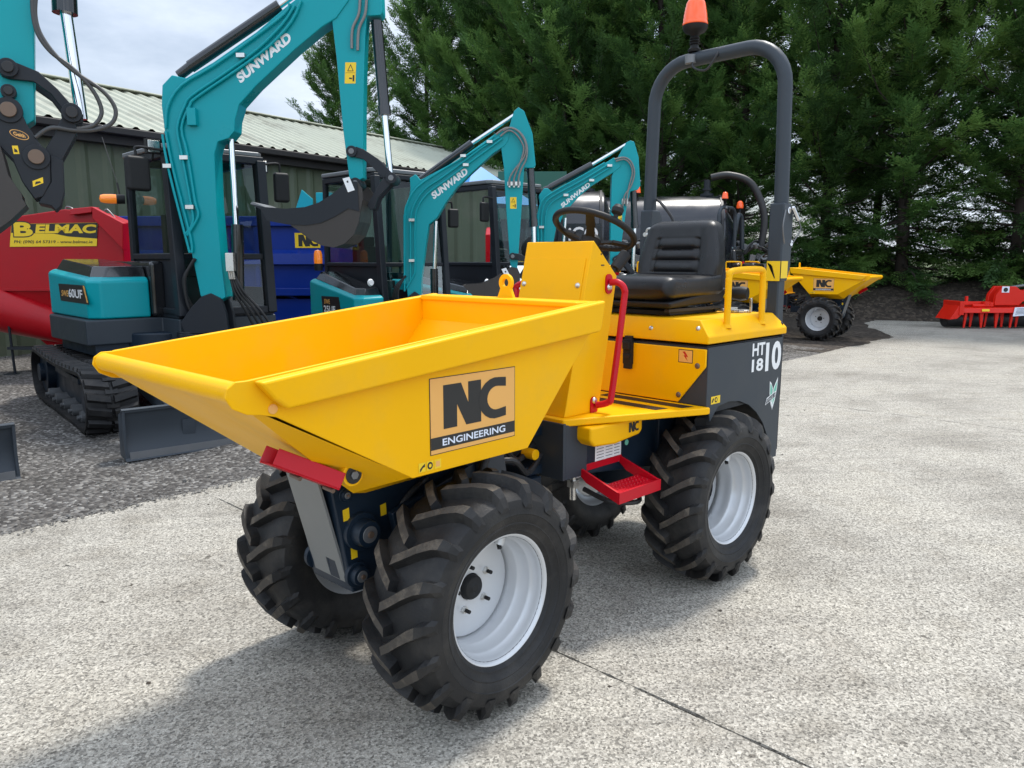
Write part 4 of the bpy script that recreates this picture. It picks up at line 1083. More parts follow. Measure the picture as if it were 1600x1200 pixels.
# ------------------------------------------------------------------ excavators
# side profiles of each digging arm, metres in the arm's own upright plane: (reach from the king post, height)
ARMS = {
 'E1': {'K':(1.62, 5.02),'hd':-47,
  'boom': [(-0.007,1.123),(-0.061,1.498),(-0.169,2.081),(-0.235,2.565),(-0.249,2.844),(-0.23,3.021),(-0.137,3.109),(-0.012,3.081),(0.246,3.218),(0.646,3.472),(0.925,3.686),(1.06,3.781),(1.408,3.976),(1.507,3.897),(1.485,3.738),(1.366,3.589),(1.237,3.514),(0.982,3.32),(0.621,3.014),(0.461,2.854),(0.413,2.721),(0.401,2.62),(0.345,2.558),(0.243,2.525),(0.207,2.423),(0.196,1.966),(0.209,1.498),(0.228,1.111),(0.121,1.051)],
  'stick': [(1.344,4.055),(1.325,3.567),(1.353,3.254),(1.389,2.652),(1.432,2.206),(1.496,2.177),(1.562,2.206),(1.576,2.652),(1.593,3.029),(1.618,3.438),(1.634,3.609),(1.76,3.615),(1.778,3.641),(1.776,3.79),(1.726,4.21),(1.589,4.314),(1.419,4.263)],
  'link': [(1.455,2.456),(1.512,2.481),(1.582,2.456),(1.707,2.374),(1.818,2.264),(1.845,2.223),(1.815,2.167),(1.759,2.195),(1.662,2.292),(1.566,2.374),(1.495,2.388),(1.456,2.408)],
  'link2': [(1.76,2.223),(1.816,2.209),(1.83,2.167),(1.698,2.029),(1.666,1.931),(1.623,1.917),(1.595,1.959),(1.655,2.057)],
  'bucket': [(0.571,1.96),(0.706,1.932),(0.892,1.918),(1.064,1.932),(1.195,1.973),(1.312,2.043),(1.4,2.112),(1.445,2.161),(1.544,2.154),(1.585,2.098),(1.589,2.001),(1.565,1.903),(1.548,1.805),(1.501,1.692),(1.411,1.608),(1.309,1.572),(1.194,1.594),(1.109,1.636),(0.97,1.742),(0.775,1.876)],
  'cyl1': [(-0.003,3.202),(0.842,3.723)],
  'cyl1r': [(-0.113,3.125),(-0.003,3.202)],
  'cyl1e': [(0.842,3.723),(1.123,3.908)],
  'cyl2': [(1.708,3.588),(1.76,2.786)],
  'cyl2r': [(1.76,2.786),(1.798,2.223)],
  'cyl3': [(0.346,1.791),(0.317,1.081)],
  'cyl3r': [(0.333,2.564),(0.334,1.791)],
  'king': [(-0.207,0.87),(-0.093,1.021),(0.011,1.123),(0.097,1.153),(0.191,1.105),(0.231,0.961),(0.244,0.779),(-0.171,0.766)],
  'text': [(0.483,3.031),(0.969,3.401),(0.441,3.108)],
  'sticker': [(1.42,3.035),(1.518,3.035),(1.432,3.216)],
  'pipes': [[(-0.248,2.588),(-0.217,2.295),(-0.097,1.662),(-0.07,1.528)],[(-0.217,2.616),(-0.172,2.278),(-0.054,1.674),(-0.052,1.528)],[(-0.215,2.644),(-0.178,2.838),(-0.044,3.014),(0.255,3.178),(0.636,3.42),(0.908,3.613),(0.963,3.703)],[(-0.094,1.703),(-0.022,1.802),(-0.029,1.964),(-0.085,2.419),(-0.11,2.644),(-0.027,2.838),(0.036,2.921),(0.319,3.096),(0.647,3.313),(0.887,3.527),(1.008,3.687)],[(-0.083,1.686),(0.03,1.86),(0.009,1.992),(-0.033,2.419),(-0.07,2.644),(0.019,2.838),(0.076,2.904),(0.436,3.128),(0.763,3.345),(0.973,3.554),(1.067,3.729)]],
  'clamps': [(-0.06,2.384),(-0.037,1.943),(0.508,3.266),(-0.218,2.31)],
  'hoses': [[(1.589,3.781),(1.573,3.622),(1.511,3.489),(1.5,3.327)],[(1.646,3.781),(1.629,3.622),(1.568,3.488),(1.551,3.311)]],
  'box': [(-0.007,2.816),(0.075,2.816),(-0.017,2.665)],
 },
 'E2': {'K':(3.42, 4.75),'hd':-47,
  'boom': [(0.37,1.021),(0.324,1.421),(0.335,1.929),(0.394,2.089),(0.417,2.209),(0.413,2.321),(0.475,2.361),(0.528,2.301),(0.939,2.511),(1.332,2.778),(1.434,2.842),(1.481,2.791),(1.46,2.7),(1.42,2.648),(1.298,2.57),(1.073,2.373),(0.915,2.222),(0.797,2.069),(0.734,1.969),(0.699,1.908),(0.608,1.835),(0.57,1.618),(0.522,1.298),(0.503,1.021)],
  'stick': [(1.521,3.003),(1.568,3.042),(1.628,3.003),(1.716,2.777),(1.751,2.452),(1.731,2.425),(1.63,2.425),(1.603,2.008),(1.569,1.496),(1.556,1.366),(1.514,1.339),(1.48,1.421),(1.432,2.088),(1.413,2.432),(1.386,2.622),(1.474,2.849)],
  'link': [(1.495,1.513),(1.533,1.532),(1.583,1.526),(1.697,1.469),(1.685,1.419),(1.596,1.457),(1.533,1.463),(1.501,1.476)],
  'link2': [(1.678,1.457),(1.71,1.457),(1.634,1.281),(1.596,1.256),(1.577,1.294)],
  'bucket': [(0.972,1.193),(1.151,1.206),(1.304,1.269),(1.418,1.344),(1.495,1.388),(1.558,1.376),(1.59,1.306),(1.584,1.206),(1.546,1.092),(1.456,0.977),(1.328,0.913),(1.213,0.952),(1.086,1.079)],
  'cyl1': [(0.528,2.308),(1.076,2.687)],
  'cyl1r': [(0.446,2.308),(0.528,2.308)],
  'cyl1e': [(1.076,2.687),(1.521,2.971)],
  'cyl2': [(1.697,2.425),(1.734,1.827)],
  'cyl2r': [(1.734,1.827),(1.742,1.468)],
  'cyl3': [(0.648,1.366),(0.649,1.021)],
  'cyl3r': [(0.677,1.875),(0.655,1.366)],
  'king': [(0.297,0.882),(0.357,1.056),(0.442,1.125),(0.538,1.056),(0.605,0.882)],
  'text': [(0.667,2.096),(1.039,2.367),(0.634,2.162)],
  'sticker': [(1.48,2.002),(1.548,2.002),(1.48,2.122)],
  'pipes': [[(0.335,1.126),(0.352,1.874),(0.384,2.054),(0.496,2.226),(0.757,2.397),(0.975,2.521),(1.232,2.683),(1.313,2.747)],[(0.4,1.23),(0.412,1.813),(0.444,2.007),(0.563,2.193),(0.769,2.331),(0.974,2.475),(1.178,2.624),(1.367,2.734)],[(0.357,1.161),(0.436,1.298),(0.452,1.401),(0.461,1.84),(0.492,2.007),(0.604,2.16),(0.803,2.298),(0.994,2.436),(1.198,2.579),(1.4,2.721)]],
  'clamps': [(0.43,1.882),(0.421,1.455),(1.013,2.452),(1.265,2.687),(0.986,2.544)],
  'hoses': [[(1.333,2.76),(1.447,2.825),(1.568,2.786),(1.642,2.663),(1.629,2.533),(1.514,2.383),(1.474,2.304),(1.474,2.238)],[(1.38,2.741),(1.467,2.799),(1.555,2.747),(1.622,2.63),(1.602,2.513),(1.555,2.402),(1.521,2.304),(1.521,2.238)],[(1.407,2.799),(1.501,2.825),(1.602,2.76),(1.656,2.643),(1.649,2.513),(1.595,2.402),(1.569,2.304),(1.569,2.238)]],
  'box': [(1.453,2.281),(1.589,2.281),(1.453,2.241)],
 },
 'E3': {'K':(5.35, 4.75),'hd':-47,
  'boom': [(0.466,1.509),(0.482,1.683),(0.488,2.021),(0.527,2.139),(0.511,2.255),(0.574,2.34),(0.622,2.34),(0.678,2.294),(0.931,2.417),(1.285,2.617),(1.433,2.709),(1.528,2.67),(1.522,2.601),(1.437,2.532),(1.358,2.486),(1.17,2.371),(1.005,2.232),(0.816,2.021),(0.777,1.904),(0.729,1.857),(0.699,1.683),(0.676,1.509)],
  'stick': [(1.586,2.891),(1.633,2.914),(1.681,2.899),(1.741,2.716),(1.773,2.37),(1.743,2.324),(1.648,2.301),(1.605,2.091),(1.572,1.825),(1.511,1.309),(1.455,1.293),(1.412,1.389),(1.411,1.825),(1.414,2.486),(1.503,2.739)],
  'link': [(1.45,1.492),(1.506,1.524),(1.612,1.469),(1.729,1.309),(1.706,1.253),(1.59,1.389),(1.484,1.421)],
  'link2': [(1.681,1.309),(1.73,1.269),(1.573,1.068),(1.492,1.043),(1.522,1.148)],
  'bucket': [(0.906,1.189),(1.23,1.205),(1.39,1.285),(1.47,1.317),(1.536,1.269),(1.556,1.108),(1.479,0.906),(1.236,0.825),(1.03,0.987)],
  'cyl1': [(0.653,2.356),(1.173,2.632)],
  'cyl1r': [(0.574,2.325),(0.653,2.356)],
  'cyl1e': [(1.173,2.632),(1.595,2.876)],
  'cyl2': [(1.696,2.309),(1.723,1.864)],
  'cyl2r': [(1.723,1.864),(1.713,1.309)],
  'cyl3': [(0.821,1.509),(0.825,1.189)],
  'cyl3r': [(0.848,1.982),(0.821,1.509)],
  'king': [(0.435,1.269),(0.483,1.469),(0.563,1.54),(0.66,1.469),(0.727,1.269)],
  'text': [(0.807,2.099),(1.154,2.371),(0.779,2.146)],
  'sticker': [(1.505,1.943),(1.553,1.943),(1.503,2.044)],
  'pipes': [[(0.506,1.509),(0.503,1.981),(0.55,2.183),(0.7,2.299),(1.039,2.484),(1.32,2.644)],[(0.546,1.508),(0.543,1.981),(0.598,2.168),(0.748,2.276),(1.079,2.453),(1.36,2.621)],[(0.586,1.508),(0.591,1.981),(0.654,2.144),(0.796,2.245),(1.111,2.422),(1.4,2.598)]],
  'clamps': [(0.545,1.865),(1.161,2.433),(1.38,2.609),(0.845,2.255)],
  'hoses': [[(1.438,2.682),(1.555,2.705),(1.643,2.651),(1.686,2.521),(1.65,2.368),(1.574,2.252),(1.553,2.12)],[(1.454,2.659),(1.556,2.682),(1.628,2.628),(1.662,2.521),(1.626,2.368),(1.605,2.252),(1.593,2.12)]],
  'box': [(1.539,2.208),(1.619,2.208),(1.54,2.153)],
 },
 'E0': {'K':(-0.56, 2.5),'hd':-17,
  'boom': [],
  'stick': [(-0.057,3.004),(0.27,3.068),(0.25,2.74),(0.203,2.165),(0.162,2.134),(0.11,2.163),(0.047,2.197),(-0.083,2.34)],
  'link': [(0.071,2.381),(0.08,2.418),(0.113,2.434),(0.15,2.429),(0.24,2.397),(0.317,2.322),(0.374,2.249),(0.422,2.206),(0.419,2.168),(0.377,2.148),(0.339,2.174),(0.332,2.223),(0.287,2.294),(0.214,2.348),(0.111,2.349),(0.082,2.358)],
  'link2': [(0.332,2.198),(0.383,2.155),(0.392,2.121),(0.311,1.974),(0.271,1.933),(0.232,1.976),(0.229,2.007),(0.281,2.093)],
  'hitch': [(-0.016,2.228),(0.104,2.245),(0.142,2.218),(0.168,2.137),(0.216,2.047),(0.256,1.993),(0.25,1.859),(0.21,1.783),(0.172,1.769),(0.124,1.853),(0.092,1.961),(-0.028,2.106)],
  'hitch2': [(0.256,1.996),(0.314,1.968),(0.307,1.813),(0.286,1.741),(0.261,1.714),(0.24,1.739),(0.185,1.75),(0.205,1.789),(0.25,1.859)],
  'bucket': [(-0.035,2.03),(0.045,2.035),(0.056,1.974),(0.069,1.881),(0.118,1.789),(0.119,1.767),(0.133,1.736),(0.06,1.66),(-0.007,1.605),(-0.164,1.483),(-0.221,1.699)],
  'cyl2': [(0.39,2.943),(0.382,2.733)],
  'cyl2r': [(0.384,2.761),(0.416,2.199)],
  'hoses': [[(0.245,2.761),(0.241,2.656),(0.255,2.569),(0.304,2.493),(0.388,2.43),(0.462,2.347),(0.5,2.272),(0.504,2.209),(0.461,2.151),(0.387,2.129)],[(0.261,2.763),(0.249,2.658),(0.266,2.57),(0.325,2.477),(0.409,2.404),(0.519,2.331),(0.572,2.247),(0.552,2.174),(0.474,2.133),(0.381,2.122),(0.273,2.126),(0.199,2.073)]],
  'sticker': [(0.1,1.986),(0.125,1.988),(0.096,2.026)],
  'sticker2': [(0.169,1.829),(0.216,1.851),(0.169,1.858)],
  'oval': [(0.102,2.073),(0.167,2.059),(0.097,2.104)],
  'pins': [(0.112,2.398),(0.37,2.208),(0.097,2.196),(0.196,1.977),(0.073,1.775),(0.105,2.285)],
 },
}
def excavator(O, hd, under, label, arm, P, teeth=True):
    """O slew centre, hd upper heading, under = heading of the tracks; P sizes in metres (x forward, y left)"""
    T = thing('mini_excavator', (O[0], O[1], 0), R(hd), label, 'excavator', 'teal mini excavators in a row')
    k = P['k']
    U = M4.Rotation(R(under - hd), 4, 'Z') @ M4.Translation(V(P.get('uoff', (0, 0, 0))))
    # ---- tracks
    tl, tw, th, gauge = P.get('tl', 2.62) * k, 0.40 * k, 0.57 * k, 0.98 * k
    r = th / 2
    for s in (-1, 1):
        yc = s * (gauge - tw / 2)
        path = []
        hx = tl / 2 - r
        n1 = 26
        for q in range(n1): path.append((-hx + 2 * hx * q / n1, 0.0, 0))
        for q in range(14): a = -pi / 2 + pi * q / 14; path.append((hx + r * cos(a), r + r * sin(a), a + pi / 2))
        for q in range(n1): 
            u = q / n1; path.append((hx - 2 * hx * u, th - 0.03 * k * sin(pi * u), pi))
        for q in range(14): a = pi / 2 + pi * q / 14; path.append((-hx + r * cos(a), r + r * sin(a), a + pi / 2))
        m = MB(U); n = len(path); vs = []
        def nrm(q):
            a, b = path[(q + 1) % n], path[q - 1]; d = V((a[0] - b[0], 0, a[1] - b[1])).normalized(); return V((d.z, 0, -d.x))
        for q, (x, z, a) in enumerate(path):
            nn = nrm(q)
            for off in (0.0, -0.03 * k):
                for y in (-tw / 2, tw / 2): vs.append(V((x, yc + y, z)) + nn * (off - 0.03 * k))
        fs = []
        for q in range(n):
            j = (q + 1) % n; a, b = q * 4, j * 4
            fs += [(a, a + 1, b + 1, b), (a + 2, b + 2, b + 3, a + 3), (a, b, b + 2, a + 2), (a + 1, a + 3, b + 3, b + 1)]
        m.add(vs, fs)
        # lugs, left and right halves staggered
        for q in range(n):
            x, z, a = path[q]; nn = nrm(q); d = V((-nn.z, 0, nn.x)); d = V((nn.z, 0, -nn.x)) if False else d
            if q % 2 == 0:
                for h in (-1, 1):
                    c = V((x, yc + h * tw * 0.25, z)) - nn * 0.03 * k
                    sk = d * 0.02 * k
                    w, l = tw * 0.23, 0.040 * k
                    bs = [c - d * l - V((0, w, 0)) - sk * h, c + d * l - V((0, w, 0)) - sk * h, c + d * l + V((0, w, 0)) + sk * h, c - d * l + V((0, w, 0)) + sk * h]
                    tp = [p + nn * 0.03 * k for p in [c - d * l * 0.6 - V((0, w * 0.95, 0)) - sk * h, c + d * l * 0.6 - V((0, w * 0.95, 0)) - sk * h, c + d * l * 0.6 + V((0, w * 0.9, 0)) + sk * h, c - d * l * 0.6 + V((0, w * 0.9, 0)) + sk * h]]
                    m.hexa(bs + tp)
            else:
                c = V((x, yc, z)) - nn * 0.03 * k
                m.hexa([c + d * a_ + V((0, b_, 0)) + nn * o_ for o_ in (0, 0.012 * k) for a_, b_ in ((-0.03 * k, -tw * 0.12), (0.03 * k, -tw * 0.12), (0.03 * k, tw * 0.12), (-0.03 * k, tw * 0.12))])
        tr = m.build('track', 'rubber', T, angle=35)
        m = MB(U)
        m.bx(-hx * 0.86, hx * 0.84, yc - s * tw * 0.1 - tw * 0.2, yc - s * tw * 0.1 + tw * 0.32, th * 0.22, th * 0.62)
        m.bx(-hx * 0.5, hx * 0.5, yc - tw * 0.25, yc + tw * 0.25, th * 0.62, th * 0.72)
        m.build('track_frame', 'navy', tr, bevel=0.01)
        for x in (-hx, hx):
            m = MB(U); rr = r * 0.74
            m.cyl((x, yc - tw * 0.3, r), (x, yc + tw * 0.3, r), rr, n=26); m.cyl((x, yc - tw * 0.42, r), (x, yc + tw * 0.42, r), rr * 0.45, n=18)
            m.build('sprocket', 'navy', tr, bevel=0.008)
        for q in range(5):
            x = -hx * 0.7 + 1.4 * hx * q / 4
            m = MB(U); m.cyl((x, yc - tw * 0.36, th * 0.17), (x, yc + tw * 0.36, th * 0.17), th * 0.10, n=16)
            m.cyl((x, yc - tw * 0.43, th * 0.17), (x, yc + tw * 0.43, th * 0.17), th * 0.035, n=10); m.build('roller', 'steelgrey', tr)
    m = MB(U); m.bx(-0.55 * k, 0.6 * k, -0.62 * k, 0.62 * k, 0.24 * k, 0.56 * k); m.cyl((0, 0, 0.5 * k), (0, 0, P['deck'] - 0.14), 0.42 * k, n=32)
    m.build('undercarriage', 'navy', T, bevel=0.02)
    # ---- dozer blade
    bxf, bw, bh = P['blade'], 0.92 * k, 0.36 * k
    m = MB(U)
    cs = []
    for q in range(9):
        t = q / 8; cs.append((bxf - 0.06 * k * sin(pi * t) * 0.9 + (0.02 * k if q == 0 else 0) - 0.02 * k * t, 0.012 + bh * t))
    cs.append((cs[-1][0] + 0.02 * k, bh + 0.026)); 
    back = [(x - 0.022, z) for x, z in cs[::-1]]
    m.xz(cs + back, -bw, bw)
    for s in (-1, 1): m.xz([(bxf - 0.15 * k, 0.03), (bxf + 0.005, 0.012), (bxf - 0.02, bh * 0.5), (bxf - 0.005, bh + 0.02), (bxf - 0.13 * k, bh - 0.02)], s * bw, s * (bw - 0.018))
    m.cyl((bxf - 0.03 * k, -bw, bh + 0.016), (bxf - 0.03 * k, bw, bh + 0.016), 0.020, n=14)
    for s in (-1, 1): rail_box(m, (0.5 * k, s * 0.35 * k, 0.32 * k), (bxf - 0.05, s * 0.45 * k, 0.2 * k), 0.09 * k, 0.12 * k)
    bl = m.build('dozer_blade', 'greypaint', T, angle=50)
    m = MB(U); m.bx(bxf + 0.004, bxf + 0.010, -bw + 0.03, bw - 0.03, 0.014, 0.075); m.build('cutting_edge', 'steelgrey', bl)
    # ---- upper: deck, hood, cab
    dk = P['deck']
    hx0, hx1, hy0, hy1, hz1 = P['hood']
    m = MB()
    yr = P['cab'][3] + 0.02
    # rounded tail skirt
    pts = []
    for q in range(9):
        a = R(180 + 90 * q / 8); pts.append((hx0 + 0.30 * k + 0.36 * k * cos(a), hy0 + 0.20 * k + 0.26 * k * sin(a)))
    pts += [(hx1 + 0.02, hy0 - 0.06 * k), (hx1 + 0.02, hy1 + 0.1), (P['cab'][1], hy1 + 0.1), (P['cab'][1], yr)]
    for q in range(9):
        a = R(90 + 90 * q / 8); pts.append((hx0 + 0.30 * k + 0.36 * k * cos(a), yr - 0.26 * k + 0.26 * k * sin(a)))
    m.xy(pts, dk - 0.24 * k, dk)
    body = m.build('deck_skirt', 'greypaint', T, bevel=0.018, seg=3)
    m = MB(); m.xy([(p[0] * 0.9, p[1] * 0.9) for p in pts], dk - 0.34 * k, dk - 0.24 * k); m.build('slew_ring', 'navy', T)
    # hood (teal shell with a dark lid)
    m = MB()
    zc = hz1 - 0.14 * k
    ch = 0.10 * k
    lo = [(hx0, hy0 + 0.09 * k), (hx0 + 0.09 * k, hy0), (hx1 - ch, hy0), (hx1, hy0 + ch), (hx1, hy1), (hx0, hy1)]
    hi = [(x * 0.99 + 0.0, y) for x, y in lo]
    dzf = P.get('hdrop', 0.08) * k
    vs = [(x, y, dk + 0.004) for x, y in lo] + [(x, y, zc - (dzf if x > 0 else 0)) for x, y in lo] + [(x + (0.05 if x < 0 else -0.05) * k, y + (0.05 * k if y < hy1 - 0.01 else 0), zc + 0.04 * k - (dzf if x > 0 else 0)) for x, y in lo]
    fs = [(5, 4, 3, 2, 1, 0), (12, 13, 14, 15, 16, 17)]
    for q in range(2):
        for j in range(6): fs.append((q * 6 + j, q * 6 + (j + 1) % 6, q * 6 + 6 + (j + 1) % 6, q * 6 + 6 + j))
    m.add(vs, fs)
    hood = m.build('engine_hood', 'teal', T, bevel=0.02 * k, seg=3)
    m = MB()
    b_ = [(x + (0.07 if x < 0 else -0.06) * k, y + (0.06 * k if y < hy1 - 0.01 else 0), zc + 0.03 * k - (dzf if x > 0 else 0)) for x, y in lo]
    t_ = [(x + (0.15 if x < 0 else -0.12) * k, y + (0.11 * k if y < hy1 - 0.01 else 0), hz1 - (dzf if x > 0 else 0)) for x, y in lo]
    m.add(b_ + t_, [(5, 4, 3, 2, 1, 0), (6, 7, 8, 9, 10, 11)] + [(j, (j + 1) % 6, 6 + (j + 1) % 6, 6 + j) for j in range(6)])
    m.build('hood_lid', 'blackgloss', hood, bevel=0.015 * k, seg=3)
    m = MB()
    tx0, tz0, tw_, th_ = P['txt']
    e = hy0 - 0.003
    m.cur = 0; m.poly([(tx0, e, tz0), (tx0 + tw_ * 1.12, e, tz0 - 0.005), (tx0 + tw_ * 1.0, e, tz0 + th_), (tx0 - 0.03 * k, e, tz0 + th_)])
    e -= 0.001
    if P['name'][0]:
        m.cur = 1; put_text(m, P['name'][0], (tx0 + 0.06 * tw_, e, tz0 + th_ * 0.28), (tw_ * 0.28, 0, 0), (0, 0, th_ * 0.36), 0.02, 0.06)
        m.cur = 2; put_text(m, P['name'][1], (tx0 + 0.36 * tw_, e, tz0 + th_ * 0.25), (tw_ * 0.54, 0, 0), (0, 0, th_ * 0.5), 0.025)
        m.cur = 3; m.poly([(tx0 + tw_ * 0.94, e, tz0 + th_ * 0.98), (tx0 + tw_ * 1.0, e, tz0 + th_ * 0.98), (tx0 + tw_ * 1.09, e, tz0 + 0.01), (tx0 + tw_ * 1.04, e, tz0 + 0.01)])
    else:
        m.cur = 1; put_text(m, P['name'][2], (tx0 + 0.1 * tw_, e, tz0 + th_ * 0.58), (tw_ * 0.35, 0, 0), (0, 0, th_ * 0.26), 0.02)
        m.cur = 2; put_text(m, P['name'][1], (tx0 + 0.06 * tw_, e, tz0 + th_ * 0.12), (tw_ * 0.7, 0, 0), (0, 0, th_ * 0.36), 0.025)
    m.build('model_decal', ['inkblack', 'signorange', 'white', 'signorange'], hood)
    if P.get('side_dark'):
        x0, x1 = P['side_dark']
        m = MB(); m.bx(x0, x1, hy1 + 0.004, hy1 + 0.15, dk + 0.004, hz1 - 0.02); m.build('side_cover', 'blackgloss', T, bevel=0.04, seg=4)
    if not P['name'][0]: m = MB(); m.lathe([(0.0, 0.02), (0.03, 0.02), (0.04, 0)], (hx1 + 0.001, (hy0 + hy1) / 2, zc - 0.0), (1, 0, 0), 16); m.build('hood_lamp', 'white', hood)
    # cab
    cx0, cx1, cy0, cy1, cz0, cz1 = P['cab']
    pw = 0.075 * k
    m = MB()
    lean = P.get('lean', 0.10)
    def post(x0, y, x1, w=pw, d=None, zt=cz1 - 0.05, zb=cz0):
        d = d or w
        m.hexa([(x0 - d / 2, y - w / 2, zb), (x0 + d / 2, y - w / 2, zb), (x0 + d / 2, y + w / 2, zb), (x0 - d / 2, y + w / 2, zb), (x1 - d / 2, y - w / 2, zt), (x1 + d / 2, y - w / 2, zt), (x1 + d / 2, y + w / 2, zt), (x1 - d / 2, y + w / 2, zt)])
    for y in (cy0 + pw / 2, cy1 - pw / 2):
        post(cx1, y, cx1 - lean, pw * 1.3, pw * 1.5); post(cx0, y, cx0 + 0.03, pw); 
    zs = cz0 + 0.36 * (cz1 - cz0)
    for y in (cy0 + pw / 2, cy1 - pw / 2):
        rail_box(m, (cx0, y, cz1 - 0.05), (cx1 - lean, y, cz1 - 0.05), pw, pw * 1.1)
        rail_box(m, (cx0, y, zs), (cx1 - lean * 0.3, y, zs), pw * 0.9, pw * 0.8)
        rail_box(m, (cx0, y, cz0 + 0.03), (cx1, y, cz0 + 0.03), pw, pw)
    rail_box(m, (cx1 - lean, cy0, cz1 - 0.05), (cx1 - lean, cy1, cz1 - 0.05), pw, pw); rail_box(m, (cx0 + 0.03, cy0, cz1 - 0.05), (cx0 + 0.03, cy1, cz1 - 0.05), pw, pw)
    rail_box(m, (cx1 - lean * 0.35, cy0, zs), (cx1 - lean * 0.35, cy1, zs), pw * 0.7, pw * 0.8); rail_box(m, (cx1, cy0, cz0 + 0.03), (cx1, cy1, cz0 + 0.03), pw, pw)
    rail_box(m, (cx0, cy0, cz0 + 0.03), (cx0, cy1, cz0 + 0.03), pw, pw)
    cab = m.build('cab_frame', 'darkgrey', T, bevel=0.012, seg=3)
    m = MB(); m.xy([(cx0 - 0.02, cy0 + 0.02), (cx0 + 0.02, cy0 - 0.02), (cx1 - lean - 0.05, cy0 - 0.02), (cx1 - lean + 0.02, cy0 + 0.04), (cx1 - lean + 0.02, cy1 - 0.04), (cx1 - lean - 0.05, cy1 + 0.02), (cx0 + 0.02, cy1 + 0.02), (cx0 - 0.02, cy1 - 0.02)], cz1 - 0.015, cz1 + 0.035)
    m.build('cab_roof', P.get('roof', 'steelgrey'), cab, bevel=0.015, seg=3)
    zt = cz1 - 0.09
    panes = [[(cx0 + 0.03, cy0 + pw / 2, zs), (cx1 - 0.06, cy0 + pw / 2, zs), (cx1 - lean - 0.03, cy0 + pw / 2, zt), (cx0 + 0.04, cy0 + pw / 2, zt)],
             [(cx0 + 0.03, cy1 - pw / 2, zs), (cx1 - 0.06, cy1 - pw / 2, zs), (cx1 - lean - 0.03, cy1 - pw / 2, zt), (cx0 + 0.04, cy1 - pw / 2, zt)],
             [(cx1 - 0.03, cy0 + pw, zs), (cx1 - 0.03, cy1 - pw, zs), (cx1 - lean, cy1 - pw, zt), (cx1 - lean, cy0 + pw, zt)],
             [(cx1 + 0.0, cy0 + pw, cz0 + 0.06), (cx1 + 0.0, cy1 - pw, cz0 + 0.06), (cx1 - 0.03, cy1 - pw, zs), (cx1 - 0.03, cy0 + pw, zs)],
             [(cx0 + 0.02, cy0 + pw, zs), (cx0 + 0.02, cy1 - pw, zs), (cx0 + 0.03, cy1 - pw, zt), (cx0 + 0.03, cy0 + pw, zt)]]
    for p in panes:
        m = MB(); m.poly(p); m.build('window', 'cabglass', cab)
    m = MB(); m.bx(cx0 + 0.03, cx1 - 0.06, cy0 + pw * 0.4, cy0 + pw * 0.6, cz0 + 0.04, zs); m.bx(cx0 + 0.03, cx1 - 0.06, cy1 - pw * 0.6, cy1 - pw * 0.4, cz0 + 0.04, cz0 + 0.25)
    m.bx(cx0, cx1, cy0, cy1, cz0 - 0.02, cz0 + 0.02)
    m.build('cab_panel', 'darkgrey', cab)
    m = MB(); ym = (cy0 + cy1) / 2; sx = cx0 + 0.30 * k
    m.box((sx + 0.12 * k, ym, cz0 + 0.42 * k), (0.44 * k, 0.46 * k, 0.12 * k)); m.box((sx - 0.08 * k, ym, cz0 + 0.72 * k), (0.12 * k, 0.44 * k, 0.56 * k)); m.box((sx - 0.08 * k, ym, cz0 + 1.07 * k), (0.09 * k, 0.25 * k, 0.16 * k)); m.box((sx + 0.1 * k, ym, cz0 + 0.2 * k), (0.4 * k, 0.4 * k, 0.36 * k))
    for s in (-1, 1): m.box((sx + 0.2 * k, ym + s * 0.32 * k, cz0 + 0.55 * k), (0.34 * k, 0.12 * k, 0.10 * k)); m.cyl((sx + 0.36 * k, ym + s * 0.32 * k, cz0 + 0.58 * k), (sx + 0.38 * k, ym + s * 0.31 * k, cz0 + 0.80 * k), 0.022 * k, n=10)
    m.build('operator_seat', 'black', cab, bevel=0.03 * k, seg=3)
    for (mx, my, mz, w, h) in P['mirrors']:
        m = MB(); s = -1 if my < ym else 1
        y_in = cy0 if s < 0 else cy1
        m.tube([(cx1 - lean * 0.6, y_in, mz + 0.22 * k), (mx, my + (0.02 * -s), mz + 0.24 * k), (mx, my, mz + 0.18 * k), (mx, my, mz + 0.02)], 0.012, 8, smooth=5)
        mr = m.build('mirror_arm', 'plasticblack', cab)
        m = MB(); m.box((mx + 0.02, my, mz), (0.07 * k, w, h), M4.Rotation(R(-8 * s), 3, 'Z')); m.build('mirror', 'plasticblack', cab, bevel=0.03 * k, seg=4)
    for (lx, ly, lz) in P['lights']:
        m = MB(); m.box((lx, ly, lz), (0.06 * k, 0.13 * k, 0.13 * k)); m.cyl((lx, ly, lz - 0.06 * k), (lx - 0.03, ly, lz - 0.12 * k), 0.01, n=8)
        m.cur = 1; m.box((lx + 0.031 * k, ly, lz), (0.004, 0.105 * k, 0.105 * k))
        m.build('work_light', ['plasticblack', 'zinc'], cab, bevel=0.006)
    if P.get('beacon'):
        bx, by, bz, ax = P['beacon']
        m = MB(); ax = V(ax).normalized(); b0 = V((bx, by, bz))
        m.lathe([(0.0, -0.06), (0.045, -0.06), (0.05, 0.0), (0.046, 0.02)], b0, ax, 20); m.cur = 1
        m.lathe([(0.046, 0.02), (0.048, 0.06), (0.045, 0.13), (0.035, 0.165), (0.0, 0.175)], b0, ax, 24)
        m.build('beacon', ['plasticblack', 'amber'], cab)
    if P.get('aerial'):
        x, y, z = P['aerial']
        m = MB(); m.tube([(x, y, z), (x - 0.03, y - 0.01, z + 0.15)], 0.010, 8); m.tube([(x - 0.03, y - 0.01, z + 0.15), (x - 0.22, y - 0.06, z + 0.62)], 0.004, 6)
        m.build('aerial', 'black', cab)
    # ---- digging arm in its own upright plane
    A = ARMS[arm]; ah = R(A['hd'] - hd)
